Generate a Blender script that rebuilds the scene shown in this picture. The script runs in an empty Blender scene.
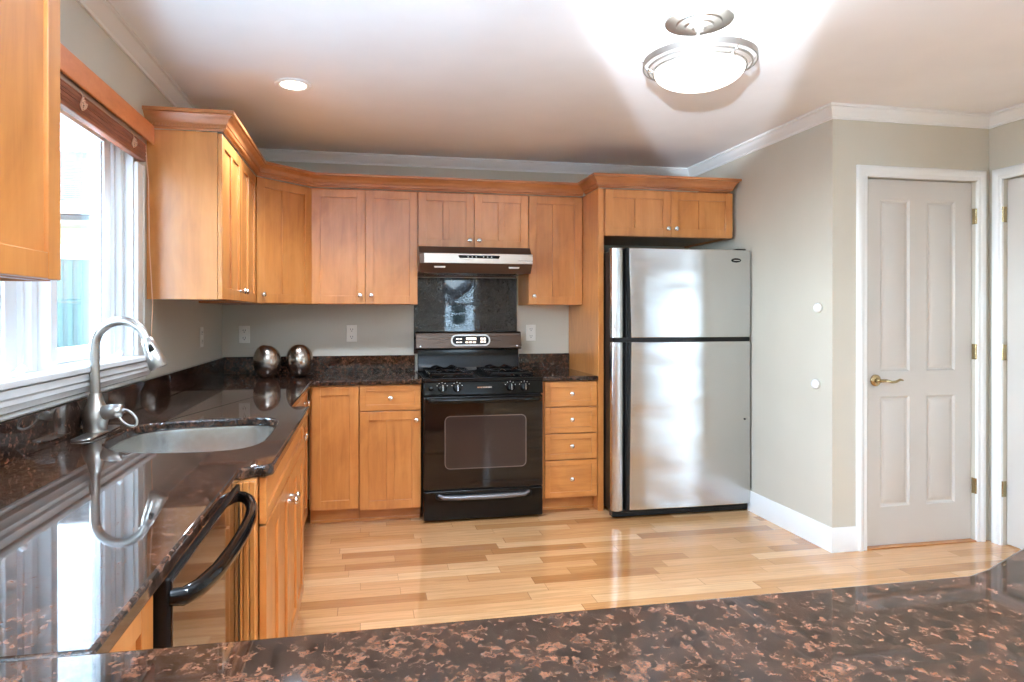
import bpy, bmesh, math, random
from mathutils import Vector, Matrix
random.seed(7)
S = bpy.context.scene
C = S.collection
PI = math.pi

# ------------------------------------------------------------------ camera, world, lights, exposure
cam_d = bpy.data.cameras.new('camera'); cam = bpy.data.objects.new('camera', cam_d); C.objects.link(cam)
cam.location = (0.9701, -4.7238, 1.3003)
cam.rotation_euler = (PI/2 - 0.0023, 0, -0.1875)
cam_d.sensor_width = 36; cam_d.lens = 647.85/1024*36
cam_d.shift_x = (512-488.31)/1024; cam_d.shift_y = -(341-316.61)/1024
cam_d.clip_start = 0.02; cam_d.clip_end = 300
S.camera = cam
S.view_settings.view_transform = 'Standard'; S.view_settings.look = 'None'
S.view_settings.gamma = 1; S.view_settings.use_curve_mapping = False
S.view_settings.exposure = 1.32
cy = S.cycles
cy.max_bounces = 9; cy.diffuse_bounces = 5; cy.glossy_bounces = 5; cy.transmission_bounces = 6; cy.transparent_max_bounces = 10
cy.caustics_reflective = False; cy.caustics_refractive = False; cy.sample_clamp_indirect = 4.0
cy.use_denoising = True

w = bpy.data.worlds.new('sky'); S.world = w; w.use_nodes = True
nt = w.node_tree; nt.nodes.clear()
wo = nt.nodes.new('ShaderNodeOutputWorld'); bg = nt.nodes.new('ShaderNodeBackground')
tc = nt.nodes.new('ShaderNodeTexCoord'); sp = nt.nodes.new('ShaderNodeSeparateXYZ'); cr = nt.nodes.new('ShaderNodeValToRGB')
nt.links.new(tc.outputs['Generated'], sp.inputs[0]); nt.links.new(sp.outputs[2], cr.inputs[0])
cr.color_ramp.elements[0].position = 0.0; cr.color_ramp.elements[0].color = (0.76, 0.92, 1.10, 1)
cr.color_ramp.elements[1].position = 0.7; cr.color_ramp.elements[1].color = (0.50, 0.72, 1.05, 1)
nt.links.new(cr.outputs[0], bg.inputs[0])
# hazy winter sky, much brighter towards the low sun's side (west, the kitchen window side)
def wm(op, a, b):
    m_ = nt.nodes.new('ShaderNodeMath'); m_.operation = op
    for i_, v_ in enumerate((a, b)):
        if isinstance(v_, (int, float)): m_.inputs[i_].default_value = v_
        else: nt.links.new(v_, m_.inputs[i_])
    return m_.outputs[0]
west = wm('POWER', wm('MAXIMUM', wm('MULTIPLY', sp.outputs[0], -1.0), 0.0), 2.0)
SKY, WEST = 5.0, 34.0
nt.links.new(wm('ADD', wm('MULTIPLY', west, WEST), SKY), bg.inputs[1])
nt.links.new(bg.outputs[0], wo.inputs[0])

def light(name, kind, loc, energy, color=(1,1,1), rot=(0,0,0), **kw):
    d = bpy.data.lights.new(name, kind); d.energy = energy; d.color = color
    for k, v in kw.items():
        if k == 'portal': d.cycles.is_portal = v
        else: setattr(d, k, v)
    o = bpy.data.objects.new(name, d); o.location = loc; o.rotation_euler = rot; C.objects.link(o); return o
# sky portals in the window openings (no light of their own)
light('portal', 'AREA', (-0.16, -2.455, 1.60), 1, rot=(0, -PI/2, 0), shape='RECTANGLE', size=1.0, size_y=1.45, portal=True)
light('portal', 'AREA', (-0.16, -6.7, 1.52), 1, rot=(0, -PI/2, 0), shape='RECTANGLE', size=1.1, size_y=.85, portal=True)
light('portal', 'AREA', (2.735, -7.66, 1.55), 1, rot=(PI/2, 0, 0), shape='RECTANGLE', size=.75, size_y=1.3, portal=True)
light('portal', 'AREA', (6.75, -7.66, 1.1), 1, rot=(PI/2, 0, 0), shape='RECTANGLE', size=1.2, size_y=2.2, portal=True)

# daylight sun from behind the house, through the rear patio door
light('sun', 'SUN', (6, -20, 9), 4.5, (.86, .93, 1.0), rot=(math.radians(48), 0, math.radians(22)), angle=.009)
# unseen strobe inferred from the bright ceiling patch, head turned up; stand added (built further down)
FL = (.80, -4.93, 1.52)
strobe = light('unseen_strobe_light', 'SPOT', FL, 390, (.80, .96, 1.14), rot=(math.radians(180-15), 0, math.radians(-30)), spot_size=math.radians(136), spot_blend=.06, use_square=True, shadow_soft_size=.025)
strobe.scale = (.148, 1, 1)
# an unseen second strobe, added for broad fill, bounced straight up off the ceiling of the room behind the peninsula
FL2 = (.60, -5.30, .75)
light('unseen_strobe_light', 'SPOT', FL2, 340, (.64, .91, 1.2), rot=(PI, 0, 0), spot_size=math.radians(146), spot_blend=.5, shadow_soft_size=.12)

# ------------------------------------------------------------------ node materials
def lin(c):
    return tuple(((v/255)/12.92 if v/255 <= .04045 else ((v/255+.055)/1.055)**2.4) for v in c)
class NM:
    def __init__(s, name):
        s.m = bpy.data.materials.new(name); s.m.use_nodes = True; s.t = s.m.node_tree
        s.b = s.t.nodes['Principled BSDF']
    def n(s, typ, **kw):
        nd = s.t.nodes.new('ShaderNode'+typ)
        for k, v in kw.items(): setattr(nd, k, v)
        return nd
    def l(s, a, b): s.t.links.new(a, b)
    def set(s, **kw):
        for k, v in kw.items():
            i = s.b.inputs[k.replace('_', ' ')]
            i.default_value = v if not (isinstance(v, tuple) and len(v) == 3) else (*v, 1)
        return s
    def coord(s, scale=(1,1,1), rot=(0,0,0), loc=(0,0,0)):
        t = s.n('TexCoord'); mp = s.n('Mapping'); mp.inputs['Scale'].default_value = scale
        mp.inputs['Rotation'].default_value = rot; mp.inputs['Location'].default_value = loc
        s.l(t.outputs['Object'], mp.inputs[0]); return mp.outputs[0]
    def noise(s, vec, scale, detail=3, rough=.55, dist=0):
        n = s.n('TexNoise'); n.inputs['Scale'].default_value = scale; n.inputs['Detail'].default_value = detail
        n.inputs['Roughness'].default_value = rough; n.inputs['Distortion'].default_value = dist
        s.l(vec, n.inputs['Vector']); return n.outputs[0]
    def ramp(s, fac, stops, interp='LINEAR'):
        r = s.n('ValToRGB'); e = r.color_ramp.elements; r.color_ramp.interpolation = interp
        while len(e) < len(stops): e.new(.5)
        for i, (p, c) in enumerate(stops): e[i].position = p; e[i].color = (*c, 1) if len(c) == 3 else c
        s.l(fac, r.inputs[0]); return r.outputs[0]
    def mix(s, fac, a, b, typ='MIX'):
        x = s.n('Mix', data_type='RGBA', blend_type=typ)
        for sock, v in ((x.inputs[0], fac), (x.inputs[6], a), (x.inputs[7], b)):
            if isinstance(v, (int, float)): sock.default_value = v
            elif isinstance(v, tuple): sock.default_value = (*v, 1)
            else: s.l(v, sock)
        return x.outputs[2]
    def math(s, op, a, b=None, c=None):
        x = s.n('Math', operation=op)
        for i, v in enumerate((a, b, c)):
            if v is None: continue
            if isinstance(v, (int, float)): x.inputs[i].default_value = v
            else: s.l(v, x.inputs[i])
        return x.outputs[0]
    def bump(s, h, strength=.2, dist=.01):
        b = s.n('Bump'); b.inputs['Strength'].default_value = strength; b.inputs['Distance'].default_value = dist
        s.l(h, b.inputs['Height']); s.l(b.outputs[0], s.b.inputs['Normal']); return b

def plain(name, rgb, rough=.5, metal=0.0, **kw):
    m = NM(name); m.set(Base_Color=lin(rgb), Roughness=rough, Metallic=metal, **kw)
    v = m.noise(m.coord(), 40, 2); r = m.ramp(v, [(0, (max(0, rough-.04),)*3), (1, (min(1, rough+.04),)*3)])
    m.l(r, m.b.inputs['Roughness']); return m.m

def paint(name, rgb, rough=.6, b=.05):
    m = NM(name); m.set(Roughness=rough)
    c = m.coord(); n = m.noise(c, 3, 2)
    a = lin(rgb); m.l(m.ramp(n, [(.3, tuple(x*.975 for x in a)), (.7, tuple(min(1, x*1.02) for x in a))]), m.b.inputs['Base Color'])
    m.bump(m.noise(c, 350, 2), b, .002); return m.m

def wood(name, dark, mid, light_, horiz=False, rough=.33):
    m = NM(name)
    sc = (1.2, 6, 14) if horiz else (9, 9, .8)
    c = m.coord(scale=sc); c2 = m.coord(scale=(1.3, 1.3, .7) if not horiz else (.7, 1.3, 1.3))
    t = m.n('TexCoord'); oi = m.n('ObjectInfo')
    n1 = m.noise(c, 3.0, 5, .6, .6); n2 = m.noise(c2, 3.5, 3, .6, 1.2)
    g = m.math('ADD', m.math('MULTIPLY', n1, .45), m.math('MULTIPLY', n2, .55))
    col = m.ramp(g, [(.28, lin(dark)), (.5, lin(mid)), (.74, lin(light_))])
    rnd = m.ramp(oi.outputs['Random'], [(0, (.93, .92, .90)), (1, (1.05, 1.05, 1.05))])
    m.l(m.mix(1.0, col, rnd, 'MULTIPLY'), m.b.inputs['Base Color'])
    m.set(Roughness=rough); m.b.inputs['Coat Weight'].default_value = .6; m.b.inputs['Coat Roughness'].default_value = .26
    m.bump(n1, .03, .003)
    return m.m

M = {}
M['maple'] = wood('maple_honey', (168,100,46), (196,126,63), (213,145,80))
M['maple_h'] = wood('maple_honey_rail', (168,100,46), (196,126,63), (213,145,80), True)
M['maple_dark'] = wood('valance_wood', (206,112,60), (224,130,74), (234,146,90), True, .3)
M['cab_in'] = plain('cabinet_gap', (92,54,28), .6)
M['wall'] = paint('wall_beige', (199,192,177), .5)
M['ceil'] = paint('ceiling_white', (238,238,239), .8)
M['trim'] = paint('trim_white', (232,232,230), .35, .02)
M['door'] = paint('door_white', (204,199,192), .35, .02)
M['vinyl'] = paint('window_vinyl', (240,243,245), .35, .01)
M['nickel'] = plain('brushed_nickel', (186,182,176), .30, 1.0)
M['chrome'] = plain('polished_chrome', (225,225,225), .12, 1.0)
M['brass'] = plain('antique_brass', (176,156,118), .25, 1.0)
M['black'] = plain('black_enamel', (9,8,8), .10, 0.0, Specular_IOR_Level=.3)
M['iron'] = plain('cast_iron', (10,10,10), .2, 0.0, Specular_IOR_Level=.35)
M['blackpl'] = plain('black_plastic', (16,15,15), .35, 0.0, Specular_IOR_Level=.3)
M['plate'] = plain('outlet_plastic', (232,228,218), .35)
M['slot'] = plain('slot_dark', (60,56,50), .6)
M['darkbronze'] = plain('hood_bronze', (92,72,62), .35, .75)
M['cord'] = plain('blind_cord', (232,190,160), .7)

def granite(name, dark, mid, spot, scale=1.0, rough=.035):
    m = NM(name); c = m.coord(scale=(scale,)*3)
    nn = m.n('TexNoise'); nn.inputs['Scale'].default_value = 42; nn.inputs['Detail'].default_value = 7; nn.inputs['Roughness'].default_value = .65
    m.l(c, nn.inputs['Vector']); sv = m.n('VectorMath', operation='SCALE'); m.l(nn.outputs['Color'], sv.inputs[0]); sv.inputs['Scale'].default_value = .05
    mp = m.n('VectorMath', operation='ADD'); m.l(c, mp.inputs[0]); m.l(sv.outputs[0], mp.inputs[1]); wv = mp.outputs[0]
    v = m.n('TexVoronoi'); v.inputs['Scale'].default_value = 62; m.l(wv, v.inputs['Vector'])
    sepc = m.n('SeparateColor'); m.l(v.outputs['Color'], sepc.inputs[0])
    v2 = m.n('TexVoronoi'); v2.inputs['Scale'].default_value = 150; m.l(wv, v2.inputs['Vector'])
    sep2 = m.n('SeparateColor'); m.l(v2.outputs['Color'], sep2.inputs[0])
    big = m.noise(wv, 14, 3, .6)
    a = m.math('ADD', m.math('MULTIPLY', sepc.outputs[0], .55), m.math('ADD', m.math('MULTIPLY', sep2.outputs[0], .25), m.math('MULTIPLY', big, .55)))
    edge = m.ramp(v.outputs['Distance'], [(.15, (1,1,1)), (.75, (.35,.35,.35))])
    f1 = m.mix(1.0, m.ramp(a, [(.52, (0,0,0)), (.70, (.28,.28,.28)), (.98, (1,1,1))]), edge, 'MULTIPLY')
    grey = m.noise(wv, 90, 4, .65)
    base = m.ramp(grey, [(.36, lin(dark)), (.56, lin(mid)), (.74, lin(tuple(min(255, x*1.7) for x in mid)))])
    fine = m.ramp(m.noise(wv, 130, 4, .7), [(.35, lin(tuple(x*.55 for x in spot))), (.62, lin(tuple(min(255, x*1.18) for x in spot)))])
    m.l(m.mix(f1, base, fine), m.b.inputs['Base Color'])
    m.set(Roughness=rough, Specular_IOR_Level=.5)
    m.b.inputs['IOR'].default_value = 1.5
    return m.m
M['granite'] = granite('tan_brown_granite', (9,8,8), (38,30,25), (110,72,54), 1.25)
M['granite_dark'] = granite('dark_mirror_granite', (20,20,21), (42,41,42), (58,54,52), 1.3, .03)

def steel(name, col=(196,194,190), rough=.22, wave=.12, axis='h'):
    m = NM(name)
    c = m.coord(scale=(.6, .6, 26) if axis == 'h' else (26, 26, .6))
    br = m.noise(c, 3, 2)
    m.l(m.ramp(br, [(.2, (rough-.02,)*3), (.8, (rough+.03,)*3)]), m.b.inputs['Roughness'])
    m.set(Base_Color=lin(col), Metallic=1.0)
    wv = m.noise(m.coord(scale=(.9, .9, 2.6)), 1.7, 1, .4, .3)
    b = m.bump(wv, wave, .05); return m.m
M['steel'] = steel('fridge_steel', (200,199,198), .24, .25)
M['steel_s'] = plain('sink_steel', (210,206,200), .22, 1.0)
M['dwpanel'] = plain('dishwasher_gloss', (44,28,22), .05, 0.0, IOR=1.75)
M['crown'] = wood('maple_crown', (148,88,46), (176,110,62), (190,126,78), True)
M['steel_hood'] = steel('hood_steel', (205,192,180), .28, .0)
M['steel_black'] = steel('console_black_steel', (80,68,60), .28, .0)
M['steel_vase'] = steel('vase_metal', (170,158,146), .22, 0, 'v')

def floor_mat():
    m = NM('floor_oak_strips'); t = m.n('TexCoord'); s = m.n('SeparateXYZ'); m.l(t.outputs['Object'], s.inputs[0])
    W = .083; row = m.math('FLOOR', m.math('DIVIDE', s.outputs[1], W))
    wn = m.n('TexWhiteNoise', noise_dimensions='1D'); m.l(row, wn.inputs['W'])
    wn2 = m.n('TexWhiteNoise', noise_dimensions='1D'); m.l(m.math('ADD', row, 37.3), wn2.inputs['W'])
    L = m.math('ADD', m.math('MULTIPLY', wn2.outputs[0], .55), .45)
    u = m.math('ADD', m.math('DIVIDE', s.outputs[0], L), m.math('MULTIPLY', wn.outputs[0], 7))
    col = m.math('FLOOR', u)
    cb = m.n('CombineXYZ'); m.l(row, cb.inputs[0]); m.l(col, cb.inputs[1])
    w3 = m.n('TexWhiteNoise', noise_dimensions='3D'); m.l(cb.outputs[0], w3.inputs['Vector'])
    base = m.ramp(w3.outputs[0], [(0, lin((172,116,68))), (.25, lin((200,144,92))), (.6, lin((214,160,108))), (1, lin((228,182,134)))])
    va = m.n('VectorMath', operation='ADD'); m.l(t.outputs['Object'], va.inputs[0]); vs = m.n('VectorMath', operation='SCALE'); m.l(w3.outputs['Color'], vs.inputs[0]); vs.inputs['Scale'].default_value = 9
    m.l(vs.outputs[0], va.inputs[1]); mp = m.n('Mapping'); mp.inputs['Scale'].default_value = (1.4, 22, 1); m.l(va.outputs[0], mp.inputs[0])
    g = m.noise(mp.outputs[0], 3, 5, .62, .5)
    c1 = m.mix(1.0, base, m.ramp(g, [(.3, (.80, .76, .72)), (.62, (1.04, 1.04, 1.04))]), 'MULTIPLY')
    fy = m.math('FRACT', m.math('DIVIDE', s.outputs[1], W)); fx = m.math('FRACT', u)
    ey = m.math('LESS_THAN', fy, .022); ex = m.math('LESS_THAN', fx, .004)
    e = m.math('MAXIMUM', ey, ex)
    m.l(m.mix(m.math('MULTIPLY', e, .55), c1, lin((110,66,36))), m.b.inputs['Base Color'])
    m.l(m.ramp(g, [(0, (.10,)*3), (1, (.17,)*3)]), m.b.inputs['Roughness'])
    m.b.inputs['Coat Weight'].default_value = .5; m.b.inputs['Coat Roughness'].default_value = .06
    m.bump(m.math('ADD', m.math('MULTIPLY', e, -1.0), m.math('MULTIPLY', g, .15)), .15, .002)
    return m.m
M['floor'] = floor_mat()

def glass_mat(name, tint=(.95,.98,.97), refl=.5):
    m = NM(name); t = m.t; t.nodes.remove(m.b)
    tr = m.n('BsdfTransparent'); tr.inputs[0].default_value = (*tint, 1); gl = m.n('BsdfGlossy'); gl.inputs['Roughness'].default_value = .02
    fr = m.n('Fresnel'); fr.inputs['IOR'].default_value = 1.45; mx = m.n('MixShader')
    m.l(m.math('MULTIPLY', fr.outputs[0], refl), mx.inputs[0]); m.l(tr.outputs[0], mx.inputs[1]); m.l(gl.outputs[0], mx.inputs[2])
    m.l(mx.outputs[0], t.nodes['Material Output'].inputs['Surface']); return m.m
M['glass'] = glass_mat('window_glass')

def emit(name, rgb, strength):
    m = NM(name); m.set(Base_Color=(.9,.88,.85), Roughness=.4, Emission_Color=rgb, Emission_Strength=strength); return m.m
M['bowl'] = emit('lit_frosted_glass', (1.0, .95, .90), 1.0)
M['lens'] = emit('lit_lamp_lens', (1.0, .93, .85), 2.2)
M['display'] = emit('oven_display', (1.0, .80, .62), .5)

def oven_glass():
    m = NM('oven_black_glass'); m.set(Base_Color=lin((18,13,12)), Roughness=.05, Specular_IOR_Level=.42); return m.m
M['ovenglass'] = oven_glass()
M['ovenwin'] = plain('oven_window_glass', (50,38,34), .08, 0.0, Specular_IOR_Level=.35)
M['ovenline'] = plain('oven_window_outline', (104,88,80), .3)
def blind_mat():
    m = NM('blind_wood'); c = m.coord(scale=(1, 1, 12)); n = m.noise(m.coord(scale=(30, 2, 30)), 4, 3)
    m.l(m.ramp(n, [(.3, lin((112,58,36))), (.7, lin((168,96,62)))]), m.b.inputs['Base Color']); m.set(Roughness=.4); return m.m
M['blind'] = blind_mat()
def shingle():
    m = NM('roof_shingle'); n = m.noise(m.coord(scale=(3, 10, 10)), 4, 4)
    m.l(m.ramp(n, [(.3, lin((66,64,66))), (.7, lin((98,95,94)))]), m.b.inputs['Base Color']); m.set(Roughness=.9); return m.m
M['shingle'] = shingle()
M['siding'] = paint('white_siding', (232,236,236), .6)
M['nbwin'] = plain('neighbour_glass', (36,58,58), .15)
M['curtain'] = plain('neighbour_curtain', (56,78,76), .7)
M['soffit'] = paint('soffit_tan', (140,136,112), .6)
def grass():
    m = NM('lawn'); n = m.noise(m.coord(), 12, 5)
    m.l(m.ramp(n, [(.3, lin((34,66,28))), (.7, lin((70,110,48)))]), m.b.inputs['Base Color']); m.set(Roughness=.9); return m.m
M['grass'] = grass()

# ------------------------------------------------------------------ mesh helpers
class MB:
    def __init__(s): s.v = []; s.f = []
    def add(s, vs, fs):
        o = len(s.v); s.v += [tuple(v) for v in vs]; s.f += [tuple(i+o for i in f) for f in fs]; return s
    def box(s, x0, x1, y0, y1, z0, z1):
        x0, x1 = sorted((x0, x1)); y0, y1 = sorted((y0, y1)); z0, z1 = sorted((z0, z1))
        return s.add([(x0,y0,z0),(x1,y0,z0),(x1,y1,z0),(x0,y1,z0),(x0,y0,z1),(x1,y0,z1),(x1,y1,z1),(x0,y1,z1)],
                     [(0,3,2,1),(4,5,6,7),(0,1,5,4),(1,2,6,5),(2,3,7,6),(3,0,4,7)])
    def prism(s, poly, a0, a1, axis='z'):
        n = len(poly)
        def P(u, w, a): return {'z': (u, w, a), 'x': (a, u, w), 'y': (u, a, w)}[axis]
        vs = [P(u, w, a0) for u, w in poly] + [P(u, w, a1) for u, w in poly]
        return s.add(vs, [tuple(reversed(range(n))), tuple(range(n, 2*n))] + [(i, (i+1) % n, n+(i+1) % n, n+i) for i in range(n)])
    def lathe(s, prof, center=(0,0,0), axis='z', n=28, sx=1, sy=1):
        vs = []; fs = []; rings = []
        for r, h in prof:
            if abs(r) < 1e-6: rings.append([len(vs)]); vs.append((0, 0, h))
            else:
                rings.append(list(range(len(vs), len(vs)+n)))
                vs += [(r*math.cos(2*PI*i/n)*sx, r*math.sin(2*PI*i/n)*sy, h) for i in range(n)]
        for a, b in zip(rings, rings[1:]):
            if len(a) == 1 and len(b) == 1: continue
            for i in range(n):
                j = (i+1) % n
                if len(a) == 1: fs.append((a[0], b[i], b[j]))
                elif len(b) == 1: fs.append((a[i], a[j], b[0]))
                else: fs.append((a[i], a[j], b[j], b[i]))
        for ring, rev in ((rings[0], True), (rings[-1], False)):
            if len(ring) > 1: fs.append(tuple(reversed(ring)) if rev else tuple(ring))
        mp = {'z': lambda v: v, 'x': lambda v: (v[2], v[0], v[1]), 'y': lambda v: (v[0], v[2], v[1]), '-y': lambda v: (v[0], -v[2], v[1]), '-x': lambda v: (-v[2], v[0], v[1])}[axis]
        return s.add([tuple(a+b for a, b in zip(mp(v), center)) for v in vs], fs)
    def tube(s, pts, r, n=12, caps=True, closed=False, flat=1.0):
        P = [Vector(p) for p in pts]; m = len(P); R = r if isinstance(r, (list, tuple)) else [r]*m
        T = []
        for i in range(m):
            a = P[(i-1) % m] if (closed or i > 0) else P[i]; b = P[(i+1) % m] if (closed or i < m-1) else P[i]
            T.append((b-a).normalized())
        ref = Vector((0, 0, 1)) if abs(T[0].z) < .9 else Vector((1, 0, 0))
        u = (ref - T[0]*ref.dot(T[0])).normalized(); vs = []; fs = []
        for i in range(m):
            u = (u - T[i]*u.dot(T[i])).normalized(); v = T[i].cross(u)
            for k in range(n):
                a = 2*PI*k/n; vs.append(P[i] + u*math.cos(a)*R[i]*flat + v*math.sin(a)*R[i])
        for i in range(m if closed else m-1):
            for k in range(n):
                a = i*n+k; b = i*n+(k+1) % n; c = ((i+1) % m)*n+(k+1) % n; d = ((i+1) % m)*n+k
                fs.append((a, b, c, d))
        if caps and not closed: fs += [tuple(reversed(range(n))), tuple(range((m-1)*n, m*n))]
        return s.add(vs, fs)
    def sweep(s, path, prof, up, closed=False):
        """prof = closed polygon of (out, along up); out is to the right of travel seen with up toward you"""
        P = [Vector(p) for p in path]; up = Vector(up).normalized(); m = len(P); n = len(prof); vs = []; fs = []
        for i in range(m):
            d0 = (P[i]-P[i-1]).normalized() if (i > 0 or closed) else None
            d1 = (P[(i+1) % m]-P[i]).normalized() if (i < m-1 or closed) else None
            n0 = d0.cross(up) if d0 else None; n1 = d1.cross(up) if d1 else None
            if n0 is None: o = n1
            elif n1 is None: o = n0
            else:
                o = (n0+n1); o = o/(1+n0.dot(n1))
            for a, b in prof: vs.append(P[i]+o*a+up*b)
        for i in range(m if closed else m-1):
            for k in range(n):
                fs.append((i*n+k, i*n+(k+1) % n, ((i+1) % m)*n+(k+1) % n, ((i+1) % m)*n+k))
        if not closed: fs += [tuple(reversed(range(n))), tuple(range((m-1)*n, m*n))]
        return s.add(vs, fs)
    def xf(s, mat):
        s.v = [tuple(mat @ Vector(v)) for v in s.v]; return s
    def merge(s, o): return s.add(o.v, o.f)

def obj(name, mb, mat, parent=None, bevel=0, smooth=35, world=False, seg=2):
    vs = [Vector(v) for v in mb.v]; loc = Vector((0, 0, 0))
    if parent is None:
        xs = [v.x for v in vs]; ys = [v.y for v in vs]; zs = [v.z for v in vs]
        loc = Vector(((min(xs)+max(xs))/2, (min(ys)+max(ys))/2, min(zs)))
        vs = [v-loc for v in vs]
    elif world:
        M_ = Matrix.Identity(4); p = parent
        while p is not None:
            M_ = Matrix.LocRotScale(p.location, p.rotation_euler, None) @ M_; p = p.parent
        Mi = M_.inverted(); vs = [Mi @ v for v in vs]
    me = bpy.data.meshes.new(name); me.from_pydata([tuple(v) for v in vs], [], mb.f)
    bm = bmesh.new(); bm.from_mesh(me); bmesh.ops.recalc_face_normals(bm, faces=bm.faces)
    for f in bm.faces: f.smooth = True
    bm.to_mesh(me); bm.free()
    me.set_sharp_from_angle(angle=math.radians(smooth))
    me.materials.append(mat)
    o = bpy.data.objects.new(name, me); C.objects.link(o); o.location = loc
    if parent is not None: o.parent = parent
    if bevel:
        b = o.modifiers.new('bevel', 'BEVEL'); b.width = bevel; b.segments = seg; b.limit_method = 'ANGLE'; b.angle_limit = math.radians(40)
        b.harden_normals = False
    return o
def tag(o, label, cat=None, group=None):
    o['label'] = label
    if cat: o['category'] = cat
    if group: o['group'] = group
    return o
def struct(name, mb, mat, parent=None, **kw):
    o = obj(name, mb, mat, parent, **kw)
    if parent is None: o['kind'] = 'structure'
    return o
def thing(name, label, cat, loc=(0,0,0), rz=0, group=None, kind=None):
    o = bpy.data.objects.new(name, None); C.objects.link(o); o.location = loc; o.rotation_euler = (0, 0, rz)
    o.empty_display_size = .05
    tag(o, label, cat, group)
    if kind: o['kind'] = kind
    return o
def dup(root, loc, rz, label, group=None):
    r = root.copy(); C.objects.link(r); r.location = loc; r.rotation_euler = (0, 0, rz); r['label'] = label
    if group: r['group'] = group
    for ch in root.children:
        c = ch.copy(); C.objects.link(c); c.parent = r
        for g in ch.children:
            d = g.copy(); C.objects.link(d); d.parent = c
    return r
def Tz(loc, rz=0): return Matrix.Translation(Vector(loc)) @ Matrix.Rotation(rz, 4, 'Z')

# ------------------------------------------------------------------ key dimensions
H = 2.447; XR = 3.487; YD = -1.584; XH = 4.510; YB = -7.55; XE = 8.2; YH = -2.85
CT = .8987; CTT = .032

# ------------------------------------------------------------------ room shell
struct('floor', MB().box(-.15, XE+.1, YB-.1, .12, -.12, 0), M['floor'])
cm = MB().box(-.15, XE+.1, YB-.1, .12, H, H+.12)
struct('ceiling', cm, M['ceil'])
WY0, WY1, WZ0, WZ1 = -3.185, -1.725, 1.085, 2.105
w2 = (-7.10, -6.30, 1.00, 2.05)
wl = MB()
wl.box(-.15, 0, WY1, .12, 0, H).box(-.15, 0, WY0, WY1, 0, WZ0).box(-.15, 0, WY0, WY1, WZ1, H)
wl.box(-.15, 0, w2[1], WY0, 0, H).box(-.15, 0, w2[0], w2[1], 0, w2[2]).box(-.15, 0, w2[0], w2[1], w2[3], H).box(-.15, 0, YB-.1, w2[0], 0, H)
struct('wall_left', wl, M['wall'])
struct('wall_back', MB().box(0, XR+.12, 0, .12, 0, H), M['wall'])
struct('wall_right', MB().box(XR, XR+.12, YD, 0, 0, H), M['wall'])
D1 = (3.697, 4.418, 2.068)
struct('wall_closet', MB().box(XR+.12, D1[0], YD, YD+.12, 0, H).box(D1[1], XH+.12, YD, YD+.12, 0, H).box(D1[0], D1[1], YD, YD+.12, D1[2], H), M['wall'])
D2 = (-2.44, -1.672, 2.068)
struct('wall_hall', MB().box(XH, XH+.12, D2[1], YD, 0, H).box(XH, XH+.12, YH, D2[0], 0, H).box(XH, XH+.12, D2[0], D2[1], D2[2], H), M['wall'])
struct('wall_east', MB().box(XH+.12, XE+.1, YH, YH+.12, 0, H).box(XE, XE+.1, YB, YH, 0, H), M['wall'])
r1 = (2.40, 3.07, .93, 2.05); r2 = (6.2, 7.3, .03, 2.12)
struct('wall_rear', MB().box(-.0, r1[0], YB-.12, YB, 0, H).box(r1[0], r1[1], YB-.12, YB, 0, r1[2]).box(r1[0], r1[1], YB-.12, YB, r1[3], H)
       .box(r1[1], r2[0], YB-.12, YB, 0, H).box(r2[0], r2[1], YB-.12, YB, 0, r2[2]).box(r2[0], r2[1], YB-.12, YB, r2[3], H).box(r2[1], XE+.1, YB-.12, YB, 0, H), M['wall'])

# crown moulding (ceiling)
cp = [(0,0),(0,-.072),(.009,-.072),(.009,-.058),(.016,-.052),(.026,-.036),(.038,-.024),(.040,-.014),(.052,-.012),(.052,0)]
# travel so that the room is on the right-hand side (d x up)
ch = [(0.0,YB,H),(0.0,0,H),(XR,0,H),(XR,YD,H),(XH,YD,H),(XH,YH,H)]
struct('trim_1', MB().sweep(ch, cp, (0,0,1)), M['trim'])
bp = [(0,0),(.015,0),(.015,.100),(.011,.108),(.011,.118),(.005,.132),(0,.132)]
struct('baseboard_right', MB().sweep([(XR,-.80,.0005),(XR,YD,.0005),(D1[0]-.052,YD,.0005)], bp, (0,0,1)), M['trim'])
struct('baseboard_back', MB().sweep([(XH,D2[0]-.07,.0005),(XH,YH,.0005),(XE,YH,.0005),(XE,YB,.0005),(r2[1]+.08,YB,.0005)], bp, (0,0,1)), M['trim'])
struct('baseboard_rear', MB().sweep([(r2[0]-.08,YB,.0005),(0,YB,.0005),(0,-4.60,.0005)], bp, (0,0,1)), M['trim'])

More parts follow.
